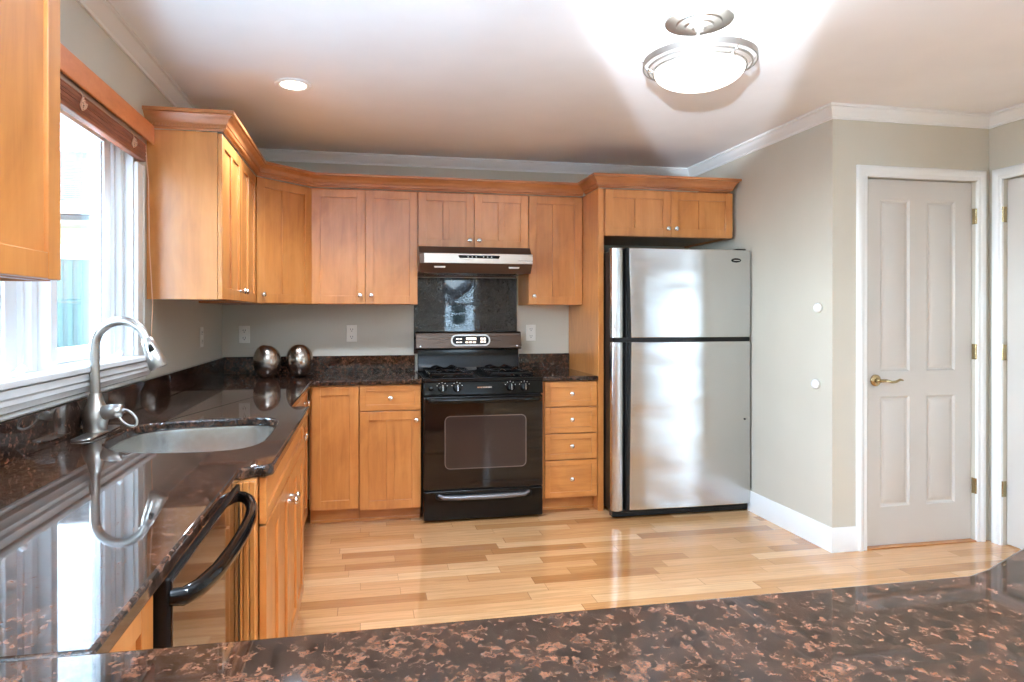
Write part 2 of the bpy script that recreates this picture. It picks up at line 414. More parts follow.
# ------------------------------------------------------------------ six/four panel doors
def lever(parent, x, y0, sgn=1):
    z = .935
    mb = MB().lathe([(0,0),(.033,0),(.033,.006),(.026,.012),(.014,.014),(.012,.03),(.0,.045)], (x, y0, z), '-y', 24)
    h = obj('door_handle', mb, M['brass'], parent); h['label'] = 'antique brass lever handle'
    pts = [(x, y0-.04, z), (x+.03*sgn, y0-.052, z+.002), (x+.06*sgn, y0-.052, z-.006), (x+.09*sgn, y0-.05, z-.004), (x+.115*sgn, y0-.05, z+.006), (x+.135*sgn, y0-.048, z+.002)]
    obj('lever', MB().tube(pts, [.010,.0085,.0075,.0075,.007,.005], 10), M['brass'], h)
def panel_door_mb(w_, h_, t=.035):
    # local: x 0..w, front at y=0 facing -y, thickness to +y; recessed mouldings with raised field
    mb = MB(); zs = [(.216,.835),(.975,1.945)]; xs = [(.108,.300),(.412,.604)]
    sc = w_/.715; xs = [(a*sc, b*sc) for a, b in xs]
    gx = [0, xs[0][0], xs[0][1], xs[1][0], xs[1][1], w_]; gz = [0, .216, .835, .975, 1.945, h_]
    for i in range(5):
        for j in range(5):
            if i in (1, 3) and j in (1, 3):
                a0, a1, b0, b1 = gx[i], gx[i+1], gz[j], gz[j+1]
                rings = [(0, 0), (.010, .008), (.018, .009), (.040, .001), ]
                vs = []; fs = []
                for d, y in rings: vs += [(a0+d, y, b0+d), (a1-d, y, b0+d), (a1-d, y, b1-d), (a0+d, y, b1-d)]
                for k in range(len(rings)-1):
                    for q in range(4): fs.append((k*4+q, k*4+(q+1) % 4, (k+1)*4+(q+1) % 4, (k+1)*4+q))
                k = (len(rings)-1)*4; fs.append((k, k+1, k+2, k+3)); mb.add(vs, fs)
            else: mb.add([(gx[i],0,gz[j]),(gx[i+1],0,gz[j]),(gx[i+1],0,gz[j+1]),(gx[i],0,gz[j+1])], [(0,1,2,3)])
    mb.add([(0,0,0),(w_,0,0),(w_,0,h_),(0,0,h_),(0,t,0),(w_,t,0),(w_,t,h_),(0,t,h_)], [(5,4,7,6),(0,1,5,4),(1,2,6,5),(2,3,7,6),(3,0,4,7)])
    return mb
def weld(o, d=.0005):
    bm = bmesh.new(); bm.from_mesh(o.data); bmesh.ops.remove_doubles(bm, verts=bm.verts, dist=d); bmesh.ops.recalc_face_normals(bm, faces=bm.faces)
    bm.to_mesh(o.data); bm.free(); o.data.set_sharp_from_angle(angle=math.radians(20))
casp = [(0,0),(0,.012),(.006,.016),(.022,.014),(.030,.019),(.048,.021),(.055,.018),(.062,.010),(.062,0)]
def door_set(n, origin, rz, w_, h_, hinge_right, stopper_len=.0, clipw=None):
    root = thing('door_%d' % n, ['white four panel closet door with antique brass lever', 'white door at the right edge, hinged beside the closet door'][n-1], 'door', origin, rz, kind='structure')
    p = obj('door_panel', panel_door_mb(w_-.008, h_-.014).xf(Matrix.Translation((.004, .022, .008))), M['door'], root); weld(p)
    fr = MB().box(0, -.0008, .0, .115, 0, h_).box(w_+.0008, w_, 0, .115, 0, h_)
    fr = MB()
    # casing outside of the opening
    path = [(0,0,0),(0,0,h_),(w_,0,h_),(w_,0,0)]
    cs = MB().sweep(path, [(-a, b) for a, b in casp], (0,-1,0))
    obj('door_casing', cs, M['trim'], root)
    obj('door_stop', MB().box(.0005,.012,.058,.075,0,h_-.002).box(w_-.012,w_-.0005,.058,.075,0,h_-.002).box(.012,w_-.012,.058,.075,h_-.014,h_-.002), M['trim'], root)
    hx = w_ if hinge_right else 0
    for z in (.318, 1.09, 1.868):
        hb = MB().lathe([(0,0),(.007,.0),(.007,.088),(.0,.088)], (hx, .004-.008, z-.044), 'z', 12)
        hb.box(hx-.013, hx+.013, .0195, .0215, z-.044, z+.044) if False else hb.box(hx-.004, hx+.011 if hinge_right else hx+.004, -.001, .018, z-.044, z+.044)
        h = obj('hinge', hb, M['brass'], root); h['label'] = 'brass hinge'
    return root
d1 = door_set(1, (D1[0], YD, 0), 0, D1[1]-D1[0], D1[2], True)
lever(d1, .079, .021)
d2 = door_set(2, (XH, D2[1], 0), -PI/2, D2[1]-D2[0], D2[2], False)
struct('trim_2', MB().box(D1[0]+.001, D1[1]-.001, YD-.012, YD+.1, .0005, .006), M['maple_h'], bevel=.002)

# ------------------------------------------------------------------ kitchen window in the left wall
def casement(root, y0, y1, z0, z1):
    """one unit between y0 and y1 (jamb to jamb)"""
    f = MB()   # fixed frame
    for a, b in ((y0, y0+.035), (y1-.035, y1)): f.box(-.13, -.035, a, b, z0, z1); 
    f.box(-.13, -.035, y0+.035, y1-.035, z0, z0+.028).box(-.13, -.035, y0+.035, y1-.035, z1-.028, z1)
    for a, b in ((y0+.035, y0+.05), (y1-.05, y1-.035)): f.box(-.13, -.055, a, b, z0+.028, z1-.028)
    obj('window_frame', f, M['vinyl'], root, bevel=.002, world=True)
    a, b = y0+.056, y1-.056; c, d = z0+.030, z1-.030
    s = MB(); t = .068
    s.box(-.115, -.065, a, a+t, c, d).box(-.115, -.065, b-t, b, c, d).box(-.115, -.065, a+t, b-t, c, c+.05).box(-.115, -.065, a+t, b-t, d-.06, d)
    # glazing bead step
    s.box(-.105, -.075, a+t, a+t+.012, c+.05, d-.06).box(-.105, -.075, b-t-.012, b-t, c+.05, d-.06)
    sh = obj('sash', s, M['vinyl'], root, bevel=.003, world=True)
    obj('pane', MB().box(-.094, -.090, a+t, b-t, c+.048, d-.058), M['glass'], sh, world=True)
    # crank: low housing with a folding arm and knob, lying on the frame
    yc = (y0+y1)/2+.02
    k = MB().box(-.036, -.004, yc-.05, yc+.05, z0+.002, z0+.022)
    k.tube([(-.02, yc, z0+.022), (-.012, yc+.004, z0+.042), (.0, yc+.05, z0+.046), (.012, yc+.10, z0+.026)], [.009,.008,.007,.007], 10)
    k.tube([(.010, yc+.098, z0+.028), (.026, yc+.118, z0+.052)], [.010,.011], 12)
    cr_ = obj('window_crank', k, M['vinyl'], root, bevel=.002, world=True)
win = thing('window_1', 'white double casement window over the sink', 'window', (0, (WY0+WY1)/2, WZ0), kind='structure')
ym = -2.455
jb = MB().box(-.149, 0, WY1-.014, WY1-.001, WZ0+.001, WZ1-.001).box(-.149, 0, WY0+.001, WY0+.014, WZ0+.001, WZ1-.001).box(-.149, 0, WY0+.014, WY1-.014, WZ1-.014, WZ1-.001).box(-.149, 0, WY0+.014, WY1-.014, WZ0+.001, WZ0+.016)
obj('window_jamb', jb, M['vinyl'], win, world=True)
casement(win, ym+.022, WY1-.015, WZ0+.018, WZ1-.015)
casement(win, WY0+.015, ym-.022, WZ0+.018, WZ1-.015)
obj('mullion', MB().box(-.135, .004, ym-.0215, ym+.0215, WZ0+.018, WZ1-.015), M['vinyl'], win, bevel=.003, world=True)
csg = MB().box(.0005, .014, WY1+.012, WY1+.070, 1.128, 1.955).box(.0005, .018, WY1+.070, WY1+.085, 1.128, 1.955).box(.0005, .017, WY1-.004, WY1+.012, 1.128, 1.955)
csg.box(.0005, .014, WY0-.008, WY0+.004, 1.128, 1.955)
obj('window_casing', csg, M['trim'], win, bevel=.002, world=True)
stool = MB().box(-.03, .055, WY0-.08, WY1+.115, 1.105, 1.127)
obj('window_sill', stool, M['trim'], win, bevel=.005, world=True)
ap = [(0,0),(.012,0),(.016,.006),(.016,.018),(.030,.026),(.034,.040),(.040,.048),(.040,.062),(.046,.070),(.046,.094),(0,.094)]
obj('window_apron', MB().prism([(a, 1.0145+b*.93) for a, b in ap], WY0-.06, WY1+.095, 'y').xf(Matrix.Identity(4)), M['trim'], win, world=True)

# rear room windows (double hung, left pair, sliding door) - behind the camera, rear two seen in reflections, left one added for daylight
def simple_window(n, axis, lo, hi, z0, z1, at, depth, label, cat, rails=(), stiles=()):
    root = thing('window_%d' % n, label, 'window', kind='structure')
    mb = MB(); t = .06
    def bx(m_, a0, a1, c0, c1, d0=.02, d1=.09):
        if axis == 'x': m_.box(a0, a1, at-d1, at-d0, c0, c1)
        else: m_.box(at-d1, at-d0, a0, a1, c0, c1)
    e = .001
    bx(mb, lo+e, lo+t, z0+e, z1-e); bx(mb, hi-t, hi-e, z0+e, z1-e); bx(mb, lo+t, hi-t, z0+e, z0+t); bx(mb, lo+t, hi-t, z1-t, z1-e)
    for r in rails: bx(mb, lo+t, hi-t, r-.022, r+.022)
    for s_ in stiles: bx(mb, s_-.04, s_+.04, z0+t, z1-t)
    obj('window_frame', mb, M['vinyl'], root, world=True)
    g = MB(); bx(g, lo+t, hi-t, z0+t, z1-t, .05, .054); obj('pane', g, M['glass'], root, world=True)
    c = MB(); w_ = .07
    def bc(a0, a1, c0, c1):
        if axis == 'x': c.box(a0, a1, at+.0005, at+.016, c0, c1)
        else: c.box(at+.0005, at+.016, a0, a1, c0, c1)
    bc(lo-w_, lo, max(z0-w_, .001), z1+w_); bc(hi, hi+w_, max(z0-w_, .001), z1+w_); bc(lo, hi, z1, z1+w_)
    if z0 > .2: bc(lo, hi, z0-w_, z0)
    obj('window_casing', c, M['trim'], root, world=True)
    return root
simple_window(2, 'x', r1[0], r1[1], r1[2], r1[3], YB, .1, 'double hung window in the rear wall', 'window', rails=(1.52,))
simple_window(3, 'x', r2[0], r2[1], r2[2], r2[3], YB, .1, 'sliding glass patio door in the rear wall', 'window', stiles=(6.75,))
simple_window(4, 'y', w2[0], w2[1], w2[2], w2[3], 0.0, .1, 'unseen window added for daylight in the left wall behind the peninsula', 'window', rails=(1.52,))

# ------------------------------------------------------------------ cabinets
def shaker(w_, h_, center=False, fr=.055, t=.019):
    """local: x 0..w, z 0..h, back at y=0, front at y=-t"""
    mb = MB(); e = .0
    mb.box(0, fr, -t, 0, 0, h_).box(w_-fr, w_, -t, 0, 0, h_).box(fr, w_-fr, -t+.0003, 0, 0, fr).box(fr, w_-fr, -t+.0003, 0, h_-fr, h_)
    if center: mb.box(w_/2-.024, w_/2+.024, -t+.0003, 0, fr, h_-fr)
    mb.box(fr-.002, w_-fr+.002, -t+.009, -.001, fr-.002, h_-fr+.002)
    return mb
def knob_mb(): return MB().lathe([(0,0),(.0075,.0),(.0065,.004),(.005,.014),(.007,.018),(.0135,.021),(.0155,.025),(.014,.030),(.008,.033),(0,.034)], (0,0,0), '-y', 20)
def add_front(root, kind, x0, x1, z0, z1, center=False, knob=None):
    g = .0015
    mb = shaker(x1-x0-2*g, z1-z0-2*g, center, fr=(.055 if kind == 'door' else .036)).xf(Matrix.Translation((x0+g, -.0015, z0+g)))
    d = obj(kind, mb, M['maple'] if kind == 'door' else M['maple_h'], root, bevel=.0018)
    for kx, kz in ([] if knob is None else (knob if isinstance(knob, list) else [knob])):
        k = obj('knob', knob_mb().xf(Matrix.Translation((kx, -.0205, kz))), M['chrome'], d); k['label'] = 'small polished nickel knob'
    return d
def carcass(w_, dp, h_, z0=0.0, base=False, recess=.0, open_=False):
    mb = MB(); t = .018
    if base:
        mb.box(0, t, .0, dp, z0+.10, h_).box(w_-t, w_, .0, dp, z0+.10, h_).box(t, w_-t, .001, dp, z0+.10, z0+.118).box(t, w_-t, dp-t, dp, z0+.118, h_)
        if not open_: mb.box(t, w_-t, .03, dp-t, h_-.02, h_-.001)
        ff = [(t, w_-t, z0+.118, z0+.14), (t, w_-t, h_-.03, h_)]
    else:
        mb.box(0, t, .0, dp, 0, h_).box(w_-t, w_, .0, dp, 0, h_).box(t, w_-t, .001, dp, .012, .012+t).box(t, w_-t, .001, dp, h_-t, h_).box(t, w_-t, dp-.008, dp, .012+t, h_-t)
        ff = [(t, w_-t, 0, .035), (t, w_-t, h_-.05, h_-t)]
    for a, b, c, d in ff: mb.box(a, b, 0, .018, c, d)
    mb.box(t, t+.02, 0.0005, .018, (z0+.12 if base else .03), h_-.03).box(w_-t-.02, w_-t, 0.0005, .018, (z0+.12 if base else .03), h_-.03)
    mb.box(t+.02, w_-t-.02, .012, .017, (z0+.12 if base else .03), h_-.03)
    return mb
UZ = 1.372; UH = .768; UF = -.306
def upper(label, origin, rz, w_, h_, dp, doors, group=None):
    r = thing('wall_cabinet', label, 'cabinet', origin, rz, group)
    obj('body', carcass(w_, dp, h_), M['maple'], r, bevel=.001)
    for (x0, x1, center, kn) in doors: add_front(r, 'door', x0, x1, 0.001, h_-.004, center, kn)
    return r
upper('two door wall cabinet beside the window, its pale end panel facing the room', (.303, -1.567, UZ), PI/2, .943, UH, .302,
      [(0, .471, True, (.433, .055)), (.471, .943, True, (.510, .055))])
# diagonal corner cabinet
A = Vector((.306, -.622)); B = Vector((.620, -.308)); L = (B-A).length; ang = math.atan2(B.y-A.y, B.x-A.x)
dc = thing('wall_cabinet', 'one door diagonal wall cabinet in the room corner', 'cabinet', (A.x, A.y, UZ), ang)
body = MB().prism([(.002,-.621),(.304,-.621),(.619,-.306),(.619,-.002),(.002,-.002)], UZ, UZ+UH)
obj('body', body, M['maple'], dc, bevel=.001, world=True)
add_front(dc, 'door', .012, L-.012, .001, UH-.004, True, (.045, .055))
upper('two door wall cabinet between corner cabinet and range hood', (.6215, UF, UZ), 0, .697, UH, .304,
      [(0, .349, False, (.312, .06)), (.349, .697, False, (.386, .06))])
upper('short two door wall cabinet above the range hood', (1.3205, UF, 1.757), 0, .770, .383, .304,
      [(0, .385, True, (.352, .055)), (.385, .770, True, (.418, .055))])
upper('narrow one door wall cabinet right of the range hood', (2.0925, UF, UZ), 0, .392, UH, .304,
      [(0, .392, True, (.034, .06))])
upper('short deep two door wall cabinet above the refrigerator', (2.528, -.638, 1.826), 0, .925, .314, .634,
      [(0, .4675, True, (.438, .055)), (.4675, .925, True, (.497, .055))])
upper('wall cabinet at the near end of the window, cropped by the left edge', (.309, -3.952, UZ), PI/2, .764, UH, .304,
      [(0, .382, False, (.35, .055)), (.382, .764, False, (.416, .055))])
pn = MB().box(2.487, 2.525, -.640, -.002, .0, 2.14)
tag(obj('end_panel', pn, M['maple'], bevel=.0015), 'tall maple end panel between the drawers and the refrigerator', 'cabinet panel')

# cabinet crown
kp = [(0,0),(.004,0),(.006,.008),(.018,.012),(.018,.026),(.023,.029),(.027,.042),(.036,.054),(.046,.061),(.048,.066),(.058,.069),(.058,.084),(0,.084)]
def cornice(path, label, sides):
    z = 2.1425
    P = [(x, y, z) for x, y in path]
    mb = MB().sweep(P, kp, (0,0,1))
    # small rope-like teeth along the lower band
    up = Vector((0,0,1))
    for (a, b) in zip(P, P[1:]):
        a = Vector(a); b = Vector(b); d = (b-a); Ln = d.length; d.normalize(); o = d.cross(up)
        n = int(Ln/.014)
        for i in range(1, n):
            c = a+d*(i*.014)+o*.018+up*.013
            vs = [c-d*.0035, c+d*.0035, c+d*.0035+up*.010, c-d*.0035+up*.010]
            mb.add(vs+[v+o*.0034 for v in vs], [(4,5,6,7),(0,1,5,4),(1,2,6,5),(2,3,7,6),(3,0,4,7)])
    return tag(obj('cabinet_crown', mb, M['crown']), label, 'crown moulding')
# path drawn so that outside is to the right of travel
cornice([(.0015,-1.568),(.326,-1.568),(.326,-.615),(.626,-.327),(2.4855,-.327)], 'maple crown running along the tops of the lower wall cabinets', 0)
cornice([(2.486,-.392),(2.486,-.6585),(3.427,-.6585),(3.427,-.004)], 'maple crown on the cabinet above the refrigerator', 0)

# base cabinets
BF = -.610
def base(label, origin, rz, w_, fronts, dp=.606, name='base_cabinet', toe=True, open_=False):
    r = thing(name, label, 'cabinet', origin, rz)
    obj('body', carcass(w_, dp, CT-CTT-.001, base=True, open_=open_), M['maple'], r, bevel=.001)
    if toe: obj('toe_kick', MB().box(0, w_, .065, .08, 0.0005, .0995).box(0, w_, .055, .065, .0005, .016), M['maple_h'], r, bevel=.001)
    for kind, x0, x1, z0, z1, c, kn in fronts: add_front(r, kind, x0, x1, z0, z1, c, kn)
    return r
base('base cabinet with one full height door in the back left corner', (.632, BF, 0), 0, .298, [('door', .012, .296, .100, .862, False, None)])
base('base cabinet with drawer over door, left of the range', (.9315, BF, 0), 0, .385, [('drawer', .003, .382, .704, .862, False, (.192, .783)), ('door', .003, .382, .086, .700, True, (.352, .642))])
base('narrow stack of four drawers between range and refrigerator panel', (2.112, BF, 0), 0, .3735,
     [('drawer', .010, .372, .698, .862, False, (.19, .784)), ('drawer', .010, .372, .524, .694, False, (.19, .614)), ('drawer', .010, .372, .349, .520, False, (.19, .440)), ('drawer', .010, .372, .098, .345, False, (.19, .224))],
     name='drawer_cabinet')
base('base cabinet with drawer in the left run, between sink and corner', (.608, -1.785, 0), PI/2, 1.135,
     [('drawer', .30, 1.10, .704, .862, False, (.86, .800)), ('door', .30, .70, .100, .700, False, (.66, .64)), ('door', .70, 1.10, .100, .700, False, (.74, .64))])
base('sink base cabinet with false front over two fluted doors, bumped forward', (.686, -2.930, 0), PI/2, 1.142,
     [('drawer', .040, 1.12, .733, .862, False, None), ('door', .040, .580, .100, .729, True, (.548, .655)), ('door', .580, 1.12, .100, .729, True, (.612, .655))], dp=.683, open_=True)
# fluted filler on the near side of the sink base
fl = MB()
for i, x in enumerate((.640, .6565, .672)): fl.box(x, x+.0135, -2.9445, -2.9315, .10, .864)
fl.box(.640, .6855, -2.936, -2.9312, .10, .864)
tag(obj('filler_panel', fl, M['maple'], bevel=.002), 'grooved maple filler strip between dishwasher and sink cabinet', 'cabinet panel')
base('base cabinet between the dishwasher and the peninsula', (.608, -3.872, 0), PI/2, .298, [('door', .004, .294, .100, .862, False, None)])
base('base cabinet under the peninsula, mostly hidden', (2.30, -3.93, 0), PI, 1.66, [('door', .01, .55, .1, .862, False, None), ('door', .55, 1.10, .1, .862, False, None), ('door', 1.10, 1.65, .1, .862, False, None)])

# ------------------------------------------------------------------ granite
def smooth_closed(pts, n=10):
    out = []; m = len(pts)
    for i in range(m):
        p0, p1, p2, p3 = [Vector(pts[(i+k-1) % m]) for k in range(4)]
        for j in range(n):
            t = j/n
            out.append(tuple(.5*((2*p1)+(-p0+p2)*t+(2*p0-5*p1+4*p2-p3)*t*t+(-p0+3*p1-3*p2+p3)*t*t*t)))
    return out
sink_pts = [(.150,-2.400),(.150,-2.235),(.192,-2.140),(.285,-2.090),(.420,-2.063),(.545,-2.058),(.612,-2.090),(.644,-2.170),(.650,-2.300),(.650,-2.480),(.636,-2.600),(.573,-2.678),(.434,-2.692),(.290,-2.662),(.195,-2.570),(.160,-2.480)]
sink_loop = smooth_closed(sink_pts, 5)
def slab(outer, holes, z0, z1):
    bm = bmesh.new(); edges = []
    for loop in [outer]+holes:
        vs = [bm.verts.new((x, y, z1)) for x, y in loop]
        edges += [bm.edges.new((vs[i], vs[(i+1) % len(vs)])) for i in range(len(vs))]
    bmesh.ops.triangle_fill(bm, use_beauty=True, use_dissolve=False, edges=edges)
    r = bmesh.ops.extrude_face_region(bm, geom=list(bm.faces))
    for v in [g for g in r['geom'] if isinstance(g, bmesh.types.BMVert)]: v.co.z = z0
    bmesh.ops.recalc_face_normals(bm, faces=bm.faces)
    bm.verts.index_update(); mb = MB(); mb.v = [tuple(v.co) for v in bm.verts]; mb.f = [tuple(v.index for v in f.verts) for f in bm.faces]; bm.free(); return mb
outer = [(.0015,-.0015),(1.3215,-.0015),(1.3215,-.650),(.665,-.650),(.650,-.665),(.650,-1.745),(.668,-1.764),(.710,-1.764),(.726,-1.780),(.726,-2.890),(.708,-2.913),(.678,-2.913),(.650,-2.942),(.650,-3.8765),(.0015,-3.8765)]
tag(obj('countertop', slab(outer, [sink_loop], CT-CTT, CT), M['granite'], bevel=.007, seg=3), 'brown speckled granite countertop of the window wall and back left corner', 'countertop')
pen = [(.0015,-3.8775),(1.885,-3.8775),(1.93,-3.864),(2.45,-3.632),(2.62,-3.632),(2.62,-4.58),(.0015,-4.58)]
tag(obj('peninsula_countertop', slab(pen, [], CT-CTT, CT), M['granite'], bevel=.007, seg=3), 'brown speckled granite peninsula countertop across the foreground', 'countertop')
tag(obj('countertop', MB().box(2.0965, 2.4855, -.650, -.0015, CT-CTT, CT), M['granite'], bevel=.007, seg=3), 'small granite countertop over the four drawers, right of the range', 'countertop')
BS = 1.012
tag(obj('backsplash', MB().box(.0015, .021, -4.57, -.0225, CT+.0005, BS), M['granite'], bevel=.002), 'long granite backsplash strip under the window on the left wall', 'backsplash')
tag(obj('backsplash', MB().box(.0015, 1.3215, -.0215, -.0015, CT+.0005, BS), M['granite'], bevel=.002), 'granite backsplash strip behind the two metal vases', 'backsplash')
tag(obj('backsplash', MB().box(2.0965, 2.4855, -.0215, -.0015, CT+.0005, BS), M['granite'], bevel=.002), 'short granite backsplash strip between range and tall panel', 'backsplash')
tag(obj('splash_panel', MB().box(1.315, 2.080, -.014, -.0015, 1.020, 1.574), M['granite_dark'], bevel=.002), 'dark mirror-polished stone panel on the wall behind the range', 'backsplash')

# sink bowl
cx = sum(p[0] for p in sink_loop)/len(sink_loop); cyy = sum(p[1] for p in sink_loop)/len(sink_loop)
sk = thing('sink', 'undermount stainless steel sink in the granite counter', 'sink', (cx, cyy, .68))
def ring(sc_, z, off=0): 
    return [(cx+(x-cx)*sc_, cyy+(y-cyy)*sc_, z) for x, y in sink_loop]
levels = [(1.05,CT-CTT-.0015),(1.012,CT-CTT-.0015),(1.008,CT-CTT-.012),(.99,.76),(.965,.72),(.91,.703),(.80,.698),(.2,.692),(.10,.691)]
mb = MB(); n = len(sink_loop)
for sc_, z in levels: mb.v += ring(sc_, z)
for k in range(len(levels)-1):
    for i in range(n): mb.f.append((k*n+i, k*n+(i+1) % n, (k+1)*n+(i+1) % n, (k+1)*n+i))
mb.f.append(tuple(range((len(levels)-1)*n, len(levels)*n)))
bowl = obj('bowl', mb, M['steel_s'], sk, world=True, smooth=60)
obj('drain', MB().lathe([(0,.0),(.02,.0),(.025,.002),(.038,.002),(.042,.004),(.045,.002),(.045,-.004),(0,-.004)], (cx, cyy, .698), 'z', 28), M['chrome'], sk, world=True)

# faucet
fx, fy = .064, -2.30
fa = thing('faucet', 'tall brushed nickel pull-down faucet beside the sink', 'faucet', (fx, fy, CT))
dp_ = MB(); pl = []
for i in range(32):
    a = 2*PI*i/32; pl.append((fx+.012+.030*math.cos(a), fy-.02+(.12 if math.sin(a) > 0 else -.12)*1.0+.030*math.sin(a)))
pl = [(p[0], p[1]) for p in pl]
obj('deck_plate', MB().prism(pl, CT+.0005, CT+.006), M['nickel'], fa, world=True, bevel=.002)
obj('faucet_body', MB().lathe([(.0,0.006),(.036,.006),(.037,.012),(.037,.03),(.041,.045),(.041,.062),(.036,.085),(.026,.105),(.021,.125),(.0185,.135),(0,.135)], (fx, fy, CT), 'z', 32), M['nickel'], fa, world=True, smooth=50)
sp_pts = [(fx, fy, CT+.132), (fx-.002, fy, 1.10), (fx-.002, fy, 1.17)]
rr = .083; cxx = fx-.002+rr; zc = 1.197
for i in range(0, 15): 
    a = PI - i*(PI*.90)/14; sp_pts.append((cxx+rr*math.cos(a), fy, zc+rr*math.sin(a)))
obj('spout', MB().tube(sp_pts, .0155, 18), M['nickel'], fa, world=True, smooth=60)
e = Vector(sp_pts[-1]); dv = (e-Vector(sp_pts[-2])).normalized(); dv = (dv+Vector((.05, 0, -.2))).normalized()
hd = [e, e+dv*.006, e+dv*.008, e+dv*.03, e+dv*.07, e+dv*.108, e+dv*.114]
sh = obj('spray_head', MB().tube(hd, [.0165,.0165,.0195,.022,.027,.0315,.028], 22), M['nickel'], fa, world=True, smooth=60)
cb = e+dv*.045+Vector((.3, -1, .1)).normalized()*.0215
obj('button', MB().lathe([(0,-.004),(.009,-.004),(.009,.003),(.006,.004),(0,.004)], (0,0,0), '-y', 18).xf(Matrix.Translation(cb) @ Matrix.Rotation(.32, 4, 'Z') @ Matrix.Rotation(-.2, 4, 'Y') @ Matrix.Diagonal((1,1,2.0,1))), M['blackpl'], sh, world=True)
lv = MB().tube([(fx+.03, fy-.01, .967), (fx+.055, fy-.012, .972), (fx+.085, fy-.014, .974), (fx+.09, fy-.014, .974)], [.025,.025,.022,.014], 20)
rp = []
for i in range(22):
    a = 2*PI*i/22; u = .036*math.cos(a); v = .020*math.sin(a)
    base_ = Vector((fx+.100, fy-.02, .957)); d_ = Vector((.72, -.1, -.62)).normalized(); q_ = Vector((.6, .1, .78)).normalized()
    rp.append(base_+d_*(u+.012)+q_*v)
lv.tube(rp, .0042, 8, closed=True)
lv.tube([(fx+.085, fy-.014, .976), (fx+.096, fy-.018, .972), tuple(rp[11])], .0055, 8)
obj('lever', lv, M['nickel'], fa, world=True, smooth=60)

# ------------------------------------------------------------------ dishwasher
dw = thing('dishwasher', 'black built-in dishwasher left of the sink cabinet', 'dishwasher', (.62, -3.26, 0))
obj('body', MB().box(.04, .618, -3.568, -2.948, .095, CT-CTT-.004), M['blackpl'], dw, world=True)
obj('kick_plate', MB().box(.55, .57, -3.560, -2.955, .004, .094), M['blackpl'], dw, world=True)
dd = obj('door', MB().box(.619, .650, -3.566, -2.948, .100, .862), M['blackpl'], dw, world=True, bevel=.006, seg=3)
o = obj('front_panel', MB().box(.650, .6535, -3.562, -2.998, .112, .855), M['dwpanel'], dd, world=True, bevel=.0015); o['label'] = 'mirror-like brown black front panel'
hp = [(.648,-3.560,.828),(.668,-3.555,.826),(.684,-3.520,.824),(.698,-3.44,.822),(.704,-3.34,.821),(.707,-3.24,.822),(.706,-3.14,.824),(.698,-3.06,.828),(.684,-3.015,.834),(.667,-2.992,.838),(.648,-2.988,.840)]
obj('handle', MB().tube(hp, [.012,.013,.014,.014,.014,.014,.014,.014,.013,.012,.011], 16, flat=1.2), M['black'], dd, world=True, smooth=60)

# ------------------------------------------------------------------ gas range
RX0, RX1, RF = 1.3265, 2.0935, -.665
rg = thing('gas_range', 'black freestanding gas range with four burners and oven', 'oven', ((RX0+RX1)/2, -.35, 0))
RW = dict(world=True)
bd = MB().box(RX0, RX1, RF+.02, -.03, .045, .880).box(RX0+.02, RX1-.02, RF+.05, -.05, .02, .046)
obj('body', bd, M['blackpl'], rg, bevel=.004, **RW)
for x in (RX0+.05, RX1-.05):
    for y in (RF+.08, -.08):
        obj('foot', MB().lathe([(0,0),(.018,0),(.018,.008),(.008,.012),(.008,.021),(0,.021)], (x, y, .0005), 'z', 14), M['blackpl'], rg, **RW)
# cooktop tray with raised rim
tp = MB().box(RX0-.002, RX1+.002, RF-.015, -.06, .880, .892)
tp.box(RX0-.002, RX1+.002, RF-.018, RF+.045, .892, .903).box(RX0-.002, RX0+.028, RF+.045, -.06, .892, .903).box(RX1-.028, RX1+.002, RF+.045, -.06, .892, .903).box(RX0+.028, RX1-.028, -.10, -.06, .892, .903)
tp.box(RX0+.33, RX1-.33, RF+.045, -.10, .892, .897)
obj('cooktop', tp, M['black'], rg, bevel=.005, seg=3, **RW)
for bx_ in (RX0+.19, RX1-.19):
    for by in (RF+.16, -.20):
        b = obj('burner', MB().lathe([(0,0),(.050,0),(.050,.006),(.038,.010),(.034,.018),(.0,.019)], (bx_, by, .893), 'z', 24), M['iron'], rg, **RW)
for side in (0, 1):
    x0, x1 = (RX0+.045, RX0+.335) if side == 0 else (RX1-.335, RX1-.045)
    y0, y1 = RF+.055, -.115; z = .928; g = MB(); b = .006
    def bar(a, b_, c, d, zt=z): g.box(min(a, b_), max(a, b_), min(c, d), max(c, d), zt-.012, zt)
    g.box(x0, x1, y0, y0+2*b, z-.014, z).box(x0, x1, y1-2*b, y1, z-.014, z).box(x0, x0+2*b, y0, y1, z-.014, z).box(x1-2*b, x1, y0, y1, z-.014, z)
    g.box(x0, x1, (y0+y1)/2-b, (y0+y1)/2+b, z-.014, z)
    xm = (x0+x1)/2
    for yc in (RF+.16, -.20):
        for k in range(4):
            a = PI/4+k*PI/2+0
            p = (xm+math.cos(a)*.030, yc+math.sin(a)*.030, z+.002); q = (xm+math.cos(a)*.12, yc+math.sin(a)*.11, z+.002)
            g.tube([p, ((p[0]+q[0])/2, (p[1]+q[1])/2, z+.014), q], .0065, 8)
        g.box(x0, xm-.03, yc-.005, yc+.005, z-.010, z+.006).box(xm+.03, x1, yc-.005, yc+.005, z-.010, z+.006)
    for x in (x0+.006, x1-.006):
        for y in (y0+.006, y1-.006, (y0+y1)/2): g.box(x-.006, x+.006, y-.006, y+.006, .8975 if False else .8935, z-.01)
    obj('grate', g, M['iron'], rg, bevel=.002, **RW)
